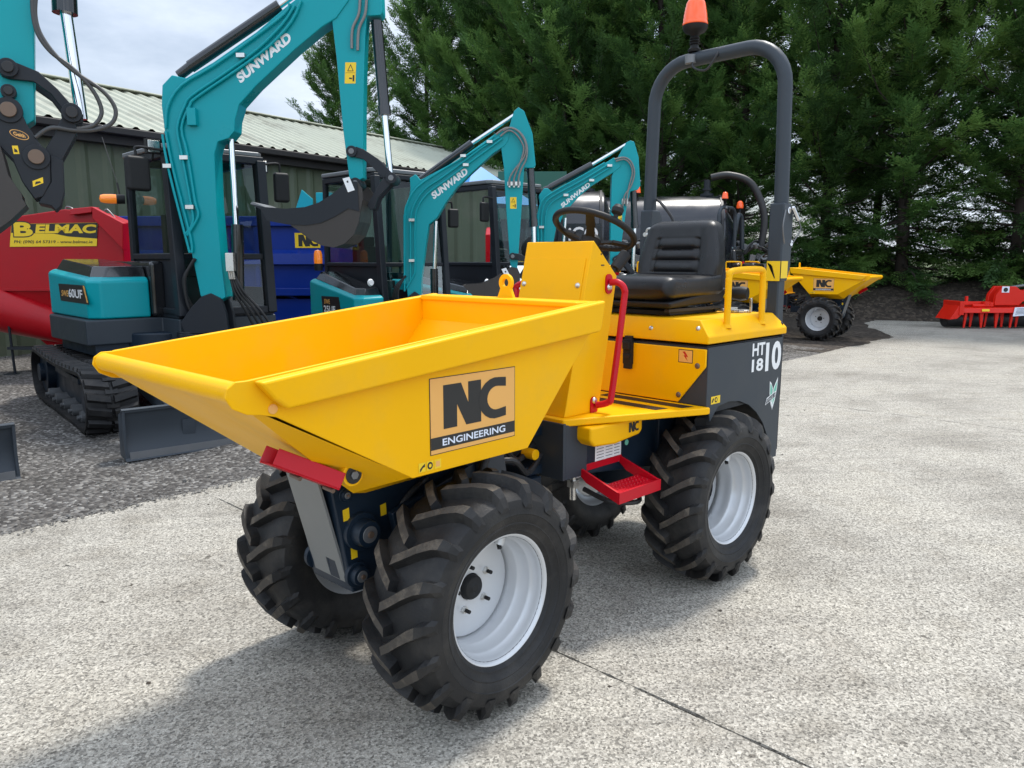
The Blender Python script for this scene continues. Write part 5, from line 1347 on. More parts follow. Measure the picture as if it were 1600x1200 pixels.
    kx, ky = A['K'][0] - O[0], A['K'][1] - O[1]
    c_, s_ = cos(R(hd)), sin(R(hd))
    X = M4.Translation(V((kx * c_ + ky * s_, -kx * s_ + ky * c_, 0))) @ M4.Rotation(ah, 4, 'Z')
    def am(): return MB(X)
    bt = 0.20 * k
    def at(p, y): return (p[0], y, p[1])
    if A.get('boom'):
        m = am(); m.xz(A['boom'], 0.0, bt)
        boom = m.build('boom', 'teal', T, bevel=0.010 * k, seg=2, angle=25)
        m = am(); m.xz(A['king'], -0.02, bt * 0.18); m.xz(A['king'], bt * 0.82, bt + 0.02); zz = min(p[1] for p in A['king']); xx = [p[0] for p in A['king']]
        xb0 = sum(xx) / len(xx)
        m.bx(xb0 - 0.26 * k, xb0 + 0.2 * k, -0.03, bt + 0.03, zz - 0.22 * k, zz)
        m.cyl((xb0 - 0.2 * k, bt / 2, zz - 0.30 * k), (xb0 - 0.2 * k, bt / 2, zz + 0.02), 0.13 * k, n=22)
        m.build('king_post', 'darkgrey', T, bevel=0.008)
        for q, p in enumerate(A['pipes']):
            m = am(); m.tube([at(v, -0.022) for v in p], 0.0125 * k, 8, smooth=3); m.build('hydraulic_pipe', 'teal', boom, angle=60)
        for p in A['clamps']:
            m = am(); m.box((p[0], -0.025, p[1]), (0.075 * k, 0.045, 0.035 * k)); m.build('pipe_clamp', 'zinc', boom)
        if A.get('text'):
            o, b, t = [V(at(p, -0.0015)) for p in A['text']]
            xv = b - o; yv = (t - o)
            m = am(); put_text(m, 'SUNWARD', o, xv, yv, 0.045); m.build('lettering', 'white', boom)
        m = am(); (a, b) = A['cyl3']; m.cyl(at(a, bt * 0.5), at(b, bt * 0.5), 0.055 * k, n=18); m.cur = 1; (a, b) = A['cyl3r']; m.cyl(at(a, bt * 0.5), at(b, bt * 0.5), 0.028 * k, n=14)
        m.build('boom_cylinder', ['blackgloss', 'chrome'], T)
        m = am(); (a, b) = A['cyl1']; m.cyl(at(a, bt * 0.5), at(b, bt * 0.5), 0.055 * k, n=20); a2, b2 = A['cyl1r']; m.cyl(at(a2, bt * 0.5), at(b2, bt * 0.5), 0.045 * k, n=16)
        m.cur = 1; a3, b3 = A['cyl1e']; m.cyl(at(a3, bt * 0.5), at(b3, bt * 0.5), 0.026 * k, n=14)
        m.build('arm_cylinder', ['blackgloss', 'chrome'], boom)
        if arm == 'E1':
            (p0, p1, p2) = A['box']; m = am(); m.bx(p0[0], p1[0], -0.05, 0, p0[1], p2[1]); m.build('valve_block', 'teal', boom, bevel=0.005)
    st = 0.165 * k; sy = (bt - st) / 2
    m = am(); m.xz(A['stick'], sy - 0.004, sy + st)
    stick = m.build('stick', 'teal', T, bevel=0.008 * k, seg=2, angle=25)
    for h in A.get('hoses', []):
        m = am(); m.tube([at(v, sy - 0.03 - 0.02 * (len(h) > 6)) for v in h], 0.013 * k if arm != 'E0' else 0.0105, 8, smooth=6); m.build('hydraulic_hose', 'hosegrey' if arm != 'E0' else 'hosedark', stick, angle=60)
    if A.get('box') and arm != 'E1':
        (p0, p1, p2) = A['box']; m = am(); m.bx(p0[0], p1[0], sy - 0.03, sy, p0[1], p2[1])
        for q in range(3): xx = p0[0] + (p1[0] - p0[0]) * (0.15 + 0.35 * q); m.cyl((xx, sy - 0.035, p0[1] - 0.06), (xx, sy - 0.035, p2[1] + 0.06), 0.012, n=8)
        m.build('pipe_clamp', 'zinc', stick)
    for nm in ('sticker',):
        if A.get(nm) and arm != 'E0':
            p0, p1, p2 = [V(at(p, sy - 0.0055)) for p in A[nm]]; xv, yv = p1 - p0, p2 - p0; e = V((0, -0.0008, 0))
            m = am(); m.poly([p0, p1, p1 + yv, p0 + yv]); m.cur = 1
            m.poly([p0 + e + xv * a + yv * b for a, b in ((0.2, 0.58), (0.8, 0.58), (0.5, 0.92))]); m.poly([p0 + e + xv * a + yv * b for a, b in ((0.05, 0.50), (0.95, 0.50), (0.95, 0.515), (0.05, 0.515))])
            m.poly([p0 + e + xv * a + yv * b for a, b in ((0.72, 0.1), (0.88, 0.1), (0.88, 0.4), (0.72, 0.4))]); m.poly([p0 + e + xv * a + yv * b for a, b in ((0.4, 0.22), (0.66, 0.2), (0.66, 0.27), (0.4, 0.29))])
            m.cur = 0; m.poly([p0 + e * 2 + xv * a + yv * b for a, b in ((0.29, 0.61), (0.71, 0.61), (0.5, 0.84))])
            m.build('warning_sticker', ['stickeryellow', 'inkblack'], stick)
    m = am(); (a, b) = A['cyl2']; yy = sy + st / 2
    m.cyl(at(a, yy), at(b, yy), 0.052 * k, n=20); bb = V(at(b, yy)); aa = V(at(a, yy)); dd = (bb - aa).normalized(); m.cyl(bb - dd * 0.07, bb + dd * 0.012, 0.060 * k, n=20)
    m.cur = 1; a, b = A['cyl2r']; m.cyl(at(a, yy), at(b, yy), 0.03 * k, n=16)
    m.build('bucket_cylinder', ['blackgloss', 'chrome'], stick)
    for key in ('link', 'link2'):
        m = am(); m.xz(A[key], sy - 0.035, sy - 0.006); lk = m.build('bucket_link', 'darkgrey', stick, bevel=0.004, angle=30)
        m = am(); m.xz(A[key], sy + st + 0.006, sy + st + 0.035); m.build('bucket_link', 'darkgrey', stick, bevel=0.004, angle=30)
    for q in range(0, 1):
        pass
    bw2 = P.get('bucket_w', 0.5)
    B = A['bucket']; yc = bt / 2
    if arm == 'E0':
        m = am(); m.xz(A['hitch'], sy - 0.05, sy - 0.015); m.xz(A['hitch2'], sy - 0.045, sy + st + 0.045); m.xz(A['hitch'], sy + st + 0.015, sy + st + 0.05)
        hit = m.build('quick_hitch', 'darkgrey', stick, bevel=0.006, angle=30)
        for i_, p in enumerate(A['pins']):
            m = am(); rr = (0.026, 0.028, 0.036, 0.036, 0.028, 0.02)[i_]
            y0 = sy - 0.05
            m.cyl((p[0], y0 - 0.012, p[1]), (p[0], yc, p[1]), rr * 1.7, n=28); m.cur = 1; m.cyl((p[0], y0 - 0.03, p[1]), (p[0], y0, p[1]), rr, n=24)
            m.build('pin', ['darkgrey', 'bronze' if i_ in (2, 3, 4) else 'black'], hit, bevel=0.003)
        for key in ('sticker', 'sticker2'):
            p0, p1, p2 = [V(at(p, sy - 0.0512)) for p in A[key]]; m = am(); m.poly([p0, p1, p1 + p2 - p0, p2]); m.cur = 1
            e = V((0, -0.0008, 0)); xv, yv = p1 - p0, p2 - p0
            m.poly([p0 + e + xv * a + yv * b for a, b in ((0.2, 0.25), (0.8, 0.2), (0.7, 0.5), (0.3, 0.7))])
            m.build('warning_sticker', ['stickeryellow', 'inkblack'], hit)
        p0, p1, p2 = [V(at(p, sy - 0.0512)) for p in A['oval']]; xv, yv = p1 - p0, p2 - p0; e = V((0, -0.0006, 0))
        m = am()
        m.poly([p0 + xv * (0.5 + 0.62 * cos(t * pi / 14)) + yv * (0.5 + 0.72 * sin(t * pi / 14)) for t in range(28)]); m.cur = 1
        m.poly([p0 + e + xv * (0.5 + 0.57 * cos(t * pi / 14)) + yv * (0.5 + 0.63 * sin(t * pi / 14)) for t in range(28)]); m.cur = 0
        put_text(m, 'Geith', p0 + e * 2 + xv * 0.12 + yv * 0.2, xv * 0.76, yv * 0.6, 0.03)
        m.build('maker_badge', ['signorange', 'inkblack'], hit)
    # bucket: two cheeks, rolled shell, teeth
    m = am()
    zm = sum(p[1] for p in B) / len(B)
    for y in (yc - bw2 / 2, yc + bw2 / 2 - 0.016): m.xz(B, y, y + 0.016)
    i0 = {'E1': 10, 'E2': 5, 'E3': 5, 'E0': 4}[arm]
    sh = B[i0:] + ([B[0]] if arm in ('E1', 'E2', 'E3') else [])
    for q in range(len(sh) - 1):
        (xa, za), (xb, zb) = sh[q], sh[q + 1]
        m.add([(xa, yc - bw2 / 2, za), (xb, yc - bw2 / 2, zb), (xb, yc + bw2 / 2, zb), (xa, yc + bw2 / 2, za)], [(0, 1, 2, 3)])
    bk = m.build('bucket', 'bucketsteel', stick, bevel=0.0, angle=40)
    if arm == 'E1':
        p, q_ = V(at(B[0], 0)), V(at(B[-1], 0))
        d = V((B[0][0] - B[-1][0], 0, B[0][1] - B[-1][1])).normalized()
        m = am(); m.hexa([(B[0][0], yc - bw2 / 2 - 0.005, B[0][1]), (B[-1][0], yc - bw2 / 2 - 0.005, B[-1][1]), (B[-1][0], yc + bw2 / 2 + 0.005, B[-1][1]), (B[0][0], yc + bw2 / 2 + 0.005, B[0][1]),
                          (B[0][0] + 0.02, yc - bw2 / 2 - 0.005, B[0][1] + 0.02), (B[-1][0] + 0.02, yc - bw2 / 2 - 0.005, B[-1][1] + 0.02), (B[-1][0] + 0.02, yc + bw2 / 2 + 0.005, B[-1][1] + 0.02), (B[0][0] + 0.02, yc + bw2 / 2 + 0.005, B[0][1] + 0.02)])
        m.build('cutting_edge', 'steelgrey', bk)
        # darker wear plate along the mouth, label hanging from the hinge
        m = am(); mouth = B[0:9]; low = [(x + 0.01, z - 0.10 - 0.02 * i) for i, (x, z) in enumerate(mouth)][::-1]
        m.xz(mouth + low[:-1] + [(B[0][0] + 0.1, B[0][1] - 0.05)], yc - bw2 / 2 - 0.010, yc - bw2 / 2); m.build('side_plate', 'darkgrey', bk)
    if arm in ('E1', 'E2'):
        o = B[7] if arm == 'E1' else B[3]
        w, h = (0.062, 0.13) if arm == 'E1' else (0.05, 0.1)
        m = am(); y = yc - bw2 / 2 - 0.013
        m.add([(o[0] - 0.03, y, o[1] + 0.02), (o[0] + w - 0.03, y, o[1] + 0.035), (o[0] + w + 0.015, y, o[1] - h + 0.05), (o[0] + 0.015, y, o[1] - h + 0.03)], [(0, 1, 2, 3)])
        m.cur = 1; m.poly([(o[0] + 0.005, y - 0.001, o[1] + 0.0), (o[0] + 0.02, y - 0.001, o[1] + 0.003), (o[0] + 0.024, y - 0.001, o[1] - 0.014), (o[0] + 0.009, y - 0.001, o[1] - 0.017)])
        m.build('hang_tag', ['white', 'inkblack'], bk)
    if arm != 'E0':
        L = A['link']
        S_ = A['stick']
        lowest = sorted(S_, key=lambda p: p[1])[:3]
        pv = (sum(p[0] for p in lowest) / 3, sum(p[1] for p in lowest) / 3 - 0.04)
        ends = [L[0], L[len(L) // 2 - 1], pv]
        le = [(sum(p[0] for p in L[:2]) / 2 * 0.5 + L[-1][0] * 0.5, sum(p[1] for p in L[:2]) / 2 * 0.5 + L[-1][1] * 0.5)]
        le.append((L[5][0] - 0.02, L[5][1] - 0.02) if arm == 'E1' else (L[3][0], L[3][1] - 0.03)); le.append(pv)
        for p in le:
            m = am(); m.cyl((p[0], sy - 0.055, p[1]), (p[0], sy + st + 0.055, p[1]), 0.050 * k, n=20); m.cur = 1; m.cyl((p[0], sy - 0.062, p[1]), (p[0], sy - 0.055, p[1]), 0.026 * k, n=14)
            m.build('pin', ['darkgrey', 'steelgrey'], stick, bevel=0.004)
    # hoses at the foot of the boom
    if A.get('boom'):
        f0 = A['boom'][0]; f1 = A['boom'][-2]
        for q in range(4):
            m = am(); y = 0.02 + 0.03 * q
            m.tube([(f0[0] - 0.02, y - 0.05, f0[1] + 0.35 * k), (f0[0] - 0.13 * k - 0.02 * q, y - 0.04, f0[1] + 0.15 * k), (f0[0] - 0.12 * k, y, f0[1] - 0.12 * k), (f0[0] + 0.0, y + 0.06, f0[1] - 0.25 * k)], 0.014 * k, 8, smooth=6); m.build('hydraulic_hose', 'hose', T, angle=60)
        if arm == 'E1':
            for q in range(4):
                m = am(); m.tube([(f1[0] + 0.05 + 0.012 * q, 0.02, f1[1] + 0.22), (f1[0] + 0.08 + 0.03 * q, 0.03, f1[1] + 0.05), (f1[0] + 0.16 + 0.05 * q, 0.1, f1[1] - 0.15), (f1[0] + 0.22 + 0.06 * q, 0.2, f1[1] - 0.36)], 0.013, 8, smooth=6); m.build('hydraulic_hose', 'hose', T, angle=60)
            m = am(); m.box((f1[0] + 0.07, 0.0, f1[1] + 0.33), (0.075, 0.07, 0.17)); 
            for q in range(3): m.cyl((f1[0] + 0.05 + 0.02 * q, -0.01, f1[1] + 0.25), (f1[0] + 0.055 + 0.02 * q, 0.0, f1[1] + 0.17), 0.012, n=8)
            m.build('valve_block', 'zinc', T, bevel=0.006)
    return T

P1 = dict(k=1.0, deck=0.905, blade=2.30, hood=(-1.10, 0.32, -0.70, -0.16, 1.47), hdrop=0.07, txt=(-0.62, 1.055, 0.82, 0.17), name=('SWE', '60UF'), side_dark=(-0.9, 0.36),
          tl=2.8, uoff=(0.12, 0, 0), cab=(-0.42, 0.74, -0.06, 0.92, 0.93, 2.50), lean=0.10, mirrors=((0.62, -0.30, 2.24, 0.22, 0.31), (0.66, 1.10, 2.20, 0.16, 0.30)), lights=((0.58, -0.13, 2.50), (0.64, 0.90, 2.40)), beacon=(-0.45, -0.13, 2.08, (-0.25, -1, 0)), aerial=(-0.48, -0.1, 2.1), bucket_w=0.55, roof='steelgrey')
ex1 = excavator((1.57, 5.96), -92, -97, 'largest teal excavator in view, tall raised arm, behind the lip of the near skip', 'E1', P1)
P2 = dict(k=0.78, deck=0.80, blade=1.85, hood=(-0.24, 0.80, -0.30, 0.04, 1.33), hdrop=0.22, txt=(0.10, 0.86, 0.34, 0.20), name=('', '25UF', 'SWE'),
          cab=(-0.42, 0.74, 0.06, 1.02, 0.84, 2.42), lean=0.12, mirrors=((0.62, 1.18, 1.95, 0.14, 0.22),), lights=(), beacon=(-0.10, -0.22, 1.40, (0, 0, 1)), bucket_w=0.42, roof='steelgrey', uoff=(0, 0.3, 0))
ex2 = excavator((3.5, 5.5), -92, -92, 'smaller teal excavator with hanging arm, just left of the yellow steering console', 'E2', P2)
P3 = dict(P2); P3.update(cab=(-0.42, 0.74, -0.08, 0.88, 0.84, 2.42), hood=(-0.85, 0.85, -0.62, -0.10, 1.30), beacon=None, mirrors=((0.62, -0.20, 2.05, 0.15, 0.24), (0.62, 1.0, 1.95, 0.14, 0.24)))
ex3 = excavator((5.45, 5.5), -92, -92, 'third teal excavator, its arm seen through and above the steering wheel', 'E3', P3)
P0 = dict(P1); P0.update(name=('SWE', '60UF'))
P0['bucket_w'] = 0.34; P0['uoff'] = (-0.15, 0.75, 0)
ex0 = excavator((-1.85, 5.95), -122, -93, 'teal excavator at the left edge with quick hitch and curved link close up', 'E0', P0)
# ------------------------------------------------------------------ shed, tankers, trailers and the machines behind
def build_shed():
    az = R(7.9)
    T = thing('shed', (2.18, 11.27, 0), az, 'long green corrugated shed with a pale ribbed roof behind the excavators', 'shed')
    x0, x1, ze, zr, dp = -9.0, 14.2, 3.6, 4.92, 3.62
    m = MB(); n = int((x1 - x0) / 0.07)
    def prof(i): # box-profile wall sheet
        return 0.0 if (i // 2) % 3 == 0 else 0.035
    vs = []
    for i in range(n + 1):
        x = x0 + (x1 - x0) * i / n; y = 0.22 + prof(i)
        vs += [(x, y, 0.0), (x, y, ze - 0.05)]
    m.add(vs, [(2 * i, 2 * i + 2, 2 * i + 3, 2 * i + 1) for i in range(n)])
    m.build('wall', 'shedgreen', T, angle=20)
    m = MB(); yb = 2 * dp - 0.22
    m.add([(x1, 0.22, 0), (x1, yb, 0), (x1, yb, ze - 0.1), (x1, dp, zr - 0.08), (x1, 0.22, ze - 0.05)], [(0, 1, 2, 3, 4)])
    m.add([(x0, 0.22, 0), (x0, yb, 0), (x0, yb, ze - 0.1), (x0, dp, zr - 0.08), (x0, 0.22, ze - 0.05)], [(4, 3, 2, 1, 0)])
    m.add([(x0, yb, 0), (x1, yb, 0), (x1, yb, ze - 0.1), (x0, yb, ze - 0.1)], [(0, 1, 2, 3)])
    m.build('gable', 'shedgreen', T)
    # ribbed roof sheets
    for s in (0, 1):
        m = MB(); vs = []; n = int((x1 - x0 + 0.3) / 0.045)
        for i in range(n + 1):
            x = x0 - 0.15 + (x1 - x0 + 0.3) * i / n; h = 0.035 * (1 if (i % 6) in (1, 2) else 0) + 0.0
            if s == 0: vs += [(x, -0.10, ze - 0.02 + h), (x, dp, zr + h)]
            else: vs += [(x, 2 * dp + 0.10, ze - 0.02 + h), (x, dp, zr + h - 0.002)]
        m.add(vs, [(2 * i, 2 * i + 2, 2 * i + 3, 2 * i + 1) for i in range(n)])
        m.build('roof', 'cream', T, angle=15)
    m = MB(); m.xz([(x0 - 0.2, zr + 0.02), (x1 + 0.2, zr + 0.02), (x1 + 0.2, zr + 0.06), (x0 - 0.2, zr + 0.06)], dp - 0.14, dp + 0.14); m.build('ridge_cap', 'cream', T, bevel=0.02)
    m = MB(); m.bx(x0 - 0.15, x1 + 0.15, -0.16, -0.02, ze - 0.15, ze - 0.035); m.build('gutter', 'gutter', T, bevel=0.02)
    m = MB(); m.bx(x0, x1, 0.02, 0.21, ze - 0.28, ze - 0.06); m.build('soffit', 'gutter', T)
build_shed()

RZ = R(-46.7)
# blue tipping trailer
def blue_trailer():
    T = thing('tipping_trailer', (3.60, 8.55, 0), RZ, 'blue ribbed tipping trailer seen between the two nearest cabs', 'trailer')
    m = MB(); m.bx(-1.5, 1.53, 0.0, 2.0, 0.95, 2.05)
    body = m.build('trailer_body', 'blue', T, bevel=0.02)
    m = MB(); m.bx(-1.54, 1.57, -0.07, 0.0, 1.93, 2.07); m.build('top_rail', 'blue', body, bevel=0.012)
    m = MB(); m.hexa([(-1.5, -0.09, 1.40), (1.53, -0.09, 1.40), (1.53, 0.0, 1.38), (-1.5, 0.0, 1.38), (-1.5, -0.06, 1.55), (1.53, -0.06, 1.55), (1.53, 0.0, 1.60), (-1.5, 0.0, 1.60)]); m.build('side_rib', 'blue', body)
    m = MB(); m.bx(-1.5, 1.53, -0.07, 0.0, 0.95, 1.06); m.build('bottom_rail', 'blue', body, bevel=0.012)
    for x in (-1.46, -0.45, 0.50, 1.49):
        m = MB(); m.bx(x - 0.035, x + 0.035, -0.05, 0.0, 1.06, 1.93); m.build('side_post', 'blue', body, bevel=0.01)
    m = MB(); m.cur = 0; m.poly([(1.04, -0.003, 1.63), (1.40, -0.003, 1.63), (1.40, -0.003, 1.84), (1.04, -0.003, 1.84)]); m.cur = 1
    put_nc(m, (1.09, -0.004, 1.65), (0.28, 0, 0), (0, 0, 0.165)); m.build('maker_sign', ['stickeryellow', 'inkblack'], body)
    m = MB(); m.bx(-1.2, 1.3, 0.3, 1.7, 0.62, 0.9); m.bx(-1.5, 1.53, 0.02, 0.10, 0.55, 0.90); m.build('chassis', 'blue', T)
    for y in (0.25, 1.75):
        for x in (-0.4, 0.75):
            m = MB(); m.lathe([(0.22, -0.13), (0.38, -0.15), (0.44, -0.11), (0.45, 0), (0.44, 0.11), (0.38, 0.15), (0.22, 0.13)], (x, y, 0.45), (0, 1, 0), 36); w = m.build('wheel', 'rubber', T)
            m = MB(); m.lathe([(0.0, -0.06), (0.08, -0.07), (0.16, -0.05), (0.215, -0.11), (0.225, -0.13), (0.225, 0.1), (0.0, 0.1)], (x, y, 0.45), (0, 1, 0), 24); m.build('rim', 'white', w)
            m = MB(); pts = [(x + 0.55 * cos(R(a)), 0.45 + 0.53 * sin(R(a))) for a in range(15, 170, 12)]; pts2 = [(x + 0.52 * cos(R(a)), 0.45 + 0.50 * sin(R(a))) for a in range(165, 10, -12)]
            m.xz(pts + pts2, y - 0.2, y + 0.2); m.build('mudguard', 'blue', T)
blue_trailer()

def red_spreader():
    T = thing('muck_spreader', (1.59, 8.75, 0.176), RZ, 'big red muck spreader with yellow and black lettered sign on its side', 'spreader')
    m = MB(); m.xz([(-1.3, 1.03), (0.86, 1.03), (0.87, 1.60), (0.89, 1.99), (0.70, 2.06), (0.53, 2.13), (0.08, 2.17), (-0.69, 2.06), (-1.3, 2.03)], 0.0, 0.45)
    T.scale = (0.88, 0.88, 0.88)
    b = m.build('hopper', 'redmachine', T, bevel=0.015)
    m = MB(); m.hexa([(0.20, -0.11, 2.08), (0.52, -0.11, 2.12), (0.52, 0.1, 2.15), (0.20, 0.1, 2.10), (0.22, -0.10, 2.17), (0.53, -0.10, 2.20), (0.53, 0.1, 2.2), (0.22, 0.1, 2.19)])
    m.hexa([(0.52, -0.11, 2.04), (0.92, -0.11, 1.60), (0.92, 0.0, 1.60), (0.52, 0.0, 2.04), (0.53, -0.11, 2.20), (0.95, -0.11, 1.97), (0.95, 0.0, 1.97), (0.53, 0.0, 2.20)]); m.build('rim_flap', 'redmachine', b, bevel=0.01)
    m = MB(); m.bx(-1.3, 0.87, -0.03, 0.0, 1.02, 1.05); m.build('side_fold', 'redmachine', b)
    m = MB(); m.hexa([(-0.40, 0.25, 0.10), (0.40, 0.25, 0.06), (0.30, 0.6, 0.06), (-0.4, 0.6, 0.10), (-1.3, 0.0, 1.03), (0.86, 0.0, 1.03), (0.86, 0.45, 1.03), (-1.3, 0.45, 1.03)]); m.build('lower_hull', 'redmachine', T, bevel=0.02)
    m = MB(); m.cyl((-1.3, 0.14, 0.84), (0.28, 0.20, 0.34), 0.38, 0.20, n=36); m.build('discharge_chute', 'redmachine', T, bevel=0.02)
    m = MB(); m.cyl((-0.82, -0.1, 0.55), (-0.80, -0.1, -0.18), 0.018, n=8); m.bx(-0.84, -0.3, -0.16, -0.04, 0.18, 0.22); m.bx(-0.9, -0.7, -0.2, 0.0, -0.20, -0.17); m.build('stand', 'darkgrey', T)
    for y in (0.25, 0.62):
        m = MB(); m.lathe([(0.2, -0.12), (0.40, -0.14), (0.46, -0.1), (0.47, 0), (0.46, 0.1), (0.40, 0.14), (0.2, 0.12)], (0.45, y, 0.27), (0, 1, 0), 30); w = m.build('wheel', 'rubber', T)
        m = MB(); m.lathe([(0.0, -0.08), (0.15, -0.08), (0.2, -0.12), (0.2, 0.12), (0.0, 0.08)], (0.45, y, 0.27), (0, 1, 0), 24); m.build('rim', 'redmachine', w)
    m = MB(); e = -0.012
    m.cur = 0; m.poly([(-0.745, e, 1.645), (0.50, e, 1.655), (0.545, e, 1.985), (-0.690, e, 1.965)])
    m.cur = 1; e -= 0.001
    m.poly([(-0.705, e, 1.84), (-0.10, e, 1.83), (0.10, e, 1.79), (0.515, e, 1.76), (0.543, e, 1.982), (-0.688, e, 1.962)])
    e -= 0.001
    for body, x0, z0, w, h, col in (('B', -0.665, 1.79, 0.27, 0.20, 2), ('ELMAC', -0.36, 1.835, 0.86, 0.125, 2), ('PH: (090) 64 57319 - www.belmac.ie', -0.68, 1.682, 1.12, 0.055, 1)):
        if body == 'B':
            m.cur = 1; put_text(m, body, (x0 - 0.015, e + 0.0005, z0 - 0.015), (w + 0.03, 0, 0), (0, 0, h + 0.03), 0.10, 0.03)
        m.cur = col if col != 2 else 0
        put_text(m, body, (x0, e - 0.0005, z0), (w, 0, 0), (0, 0, h), 0.045 if col == 2 else 0.01, 0.03 if col == 2 else 0.01)
    m.build('maker_sign', ['stickeryellow', 'inkblack', 'white'], b)
    m = MB(); m.tube([(-0.10, 0.3, 2.12), (-0.06, 0.3, 2.22), (0.02, 0.3, 2.20), (0.06, 0.3, 2.12)], 0.012, 8, smooth=5); m.build('handle', 'steelgrey', b)
    m = MB(); m.tube([(0.60, 0.05, 2.10), (0.66, 0.05, 2.17), (0.80, 0.05, 2.0)], 0.012, 8, smooth=4); m.build('handle', 'steelgrey', b)
red_spreader()

def tanker(loc, rz, label, body_txt, txt2, L=3.4, r=0.72, zc=1.75, pipes=True):
    T = thing('slurry_tanker', loc, rz, label, 'tanker', 'black slurry tankers behind the dumpers')
    m = MB(); pr = [(0.0, 0.30), (0.20, 0.27), (0.42, 0.19), (0.60, 0.08), (r - 0.02, -0.04), (r, -0.10), (r, -L), (0.5, -L - 0.2), (0.0, -L - 0.26)]
    m.lathe(pr, (0, 0, zc), (1, 0, 0), 48); tk = m.build('tank', 'tankgrey', T, angle=40)
    m = MB()
    for x in (-0.12, -L * 0.5, -L + 0.05): m.lathe([(r + 0.002, 0), (r + 0.02, 0.0), (r + 0.02, 0.05), (r + 0.002, 0.05)], (x, 0, zc), (1, 0, 0), 48)
    m.build('tank_band', 'black', tk)
    m = MB(); m.bx(-L, 0.5, -0.35, 0.35, zc - r - 0.2, zc - r + 0.02); m.bx(0.2, 1.4, -0.1, 0.1, zc - r - 0.2, zc - r - 0.05); m.build('chassis', 'darkgrey', T)
    for s in (-1, 1):
        m = MB(); m.lathe([(0.3, -0.2), (0.5, -0.22), (0.58, -0.16), (0.6, 0), (0.58, 0.16), (0.5, 0.22), (0.3, 0.2)], (-L * 0.55, s * 0.95, 0.6), (0, 1, 0), 32); w = m.build('wheel', 'rubber', T)
        m = MB(); m.lathe([(0.0, -0.1), (0.28, -0.12), (0.31, -0.2), (0.31, 0.2), (0.28, 0.12), (0.0, 0.1)], (-L * 0.55, s * 0.95, 0.6), (0, 1, 0), 24); m.build('rim', 'steelgrey', w)
    # filler stack, sight frame and lamp on top
    m = MB(); m.cyl((-0.35, 0, zc + r - 0.05), (-0.35, 0, zc + r + 0.34), 0.07, n=16); m.cyl((-0.35, 0, zc + r + 0.0), (-0.35, 0, zc + r + 0.05), 0.14, n=18); m.cyl((-0.35, 0, zc + r + 0.12), (-0.35, 0, zc + r + 0.16), 0.10, n=18); m.build('filler_stack', 'darkgrey', T)
    m = MB(); xb = -L * 0.62
    for (dx, dy) in ((-0.16, -0.16), (0.16, -0.16), (0.16, 0.16), (-0.16, 0.16)): m.cyl((xb + dx, dy, zc + r - 0.1), (xb + dx, dy, zc + r + 0.32), 0.018, n=8)
    m.tube([(xb - 0.30, -0.16, zc + r + 0.26), (xb + 0.30, -0.16, zc + r + 0.32)], 0.022, 8); m.tube([(xb + 0.16, -0.36, zc + r + 0.30), (xb + 0.16, 0.36, zc + r + 0.30)], 0.022, 8); m.cyl((xb, 0, zc + r - 0.05), (xb, 0, zc + r + 0.22), 0.13, n=16)
    m.build('top_valve_frame', 'steelgrey', T)
    if pipes:
        m = MB(); m.tube([(-0.28, -0.02, zc + r + 0.38), (0.10, -0.06, zc + r + 0.42), (0.55, -0.14, zc + r + 0.22), (0.82, -0.20, zc + 0.5), (0.78, -0.22, zc - 0.15)], 0.075, 14, smooth=8); m.build('suction_hose', 'hose', T, angle=60)
        m = MB(); m.tube([(0.16, -0.46, zc - 0.25), (0.22, -0.46, zc + 0.28), (0.26, -0.40, zc + 0.46), (0.30, -0.30, zc + 0.50), (0.36, -0.22, zc + 0.40), (0.40, -0.20, zc - 0.2)], 0.05, 12, smooth=7); m.build('suction_hose', 'greypaint', T, angle=60)
        m = MB(); m.cyl((0.34, -0.05, zc + 0.55), (0.34, -0.05, zc + 0.68), 0.02, n=8); m.cur = 1; m.lathe([(0.07, 0.0), (0.075, 0.05), (0.06, 0.12), (0.03, 0.15), (0.0, 0.155)], (0.34, -0.05, zc + 0.66), (0, 0, 1), 18); m.build('beacon', ['darkgrey', 'redlens'], T)
    rr = random.Random(5)
    m = MB()
    for q in range(16):
        c = V((0.32 + 0.55 * rr.random(), -0.42 + 0.75 * rr.random(), zc - 0.55 + 0.55 * rr.random()))
        if q % 3: m.cyl(c, c + V((rr.uniform(-0.12, 0.12), rr.uniform(-0.14, 0.14), rr.uniform(-0.14, 0.14))), 0.02 + 0.05 * rr.random(), n=12)
        else: m.box(c, (0.12, 0.14, 0.12), M4.Rotation(rr.random(), 3, 'Y'))
    m.bx(0.2, 0.9, -0.3, 0.3, zc - 0.62, zc - 0.50); m.build('pump', 'steelgrey', T, bevel=0.006)
    for q in range(5):
        m = MB(); y = -0.35 + 0.13 * q
        m.tube([(0.45, y, zc - 0.30), (0.7, y + rr.uniform(-0.1, 0.1), zc - 0.12 + rr.uniform(-0.05, 0.1)), (1.1, y - 0.1, zc - 0.35), (1.4, y * 0.4, zc - 0.45)], 0.022, 8, smooth=6); m.build('hydraulic_hose', 'hose', T, angle=60)
    for q, cc in enumerate(('brightblue', 'greendecal', 'amber')):
        m = MB(); m.cyl((0.92 + 0.06 * q, -0.36 + 0.1 * q, zc - 0.25), (0.99 + 0.06 * q, -0.38 + 0.1 * q, zc - 0.17), 0.028, n=12); m.build('hose_coupling', cc, T)
    # lettering on the flank facing the yard
    m = MB(); d = -r - 0.02
    m.cur = 0; m.add([(-0.75, d, zc - 0.38), (-0.10, d, zc - 0.38), (-0.10, d, zc + 0.26), (-0.75, d, zc + 0.26)], [(0, 1, 2, 3)])
    m.cur = 1
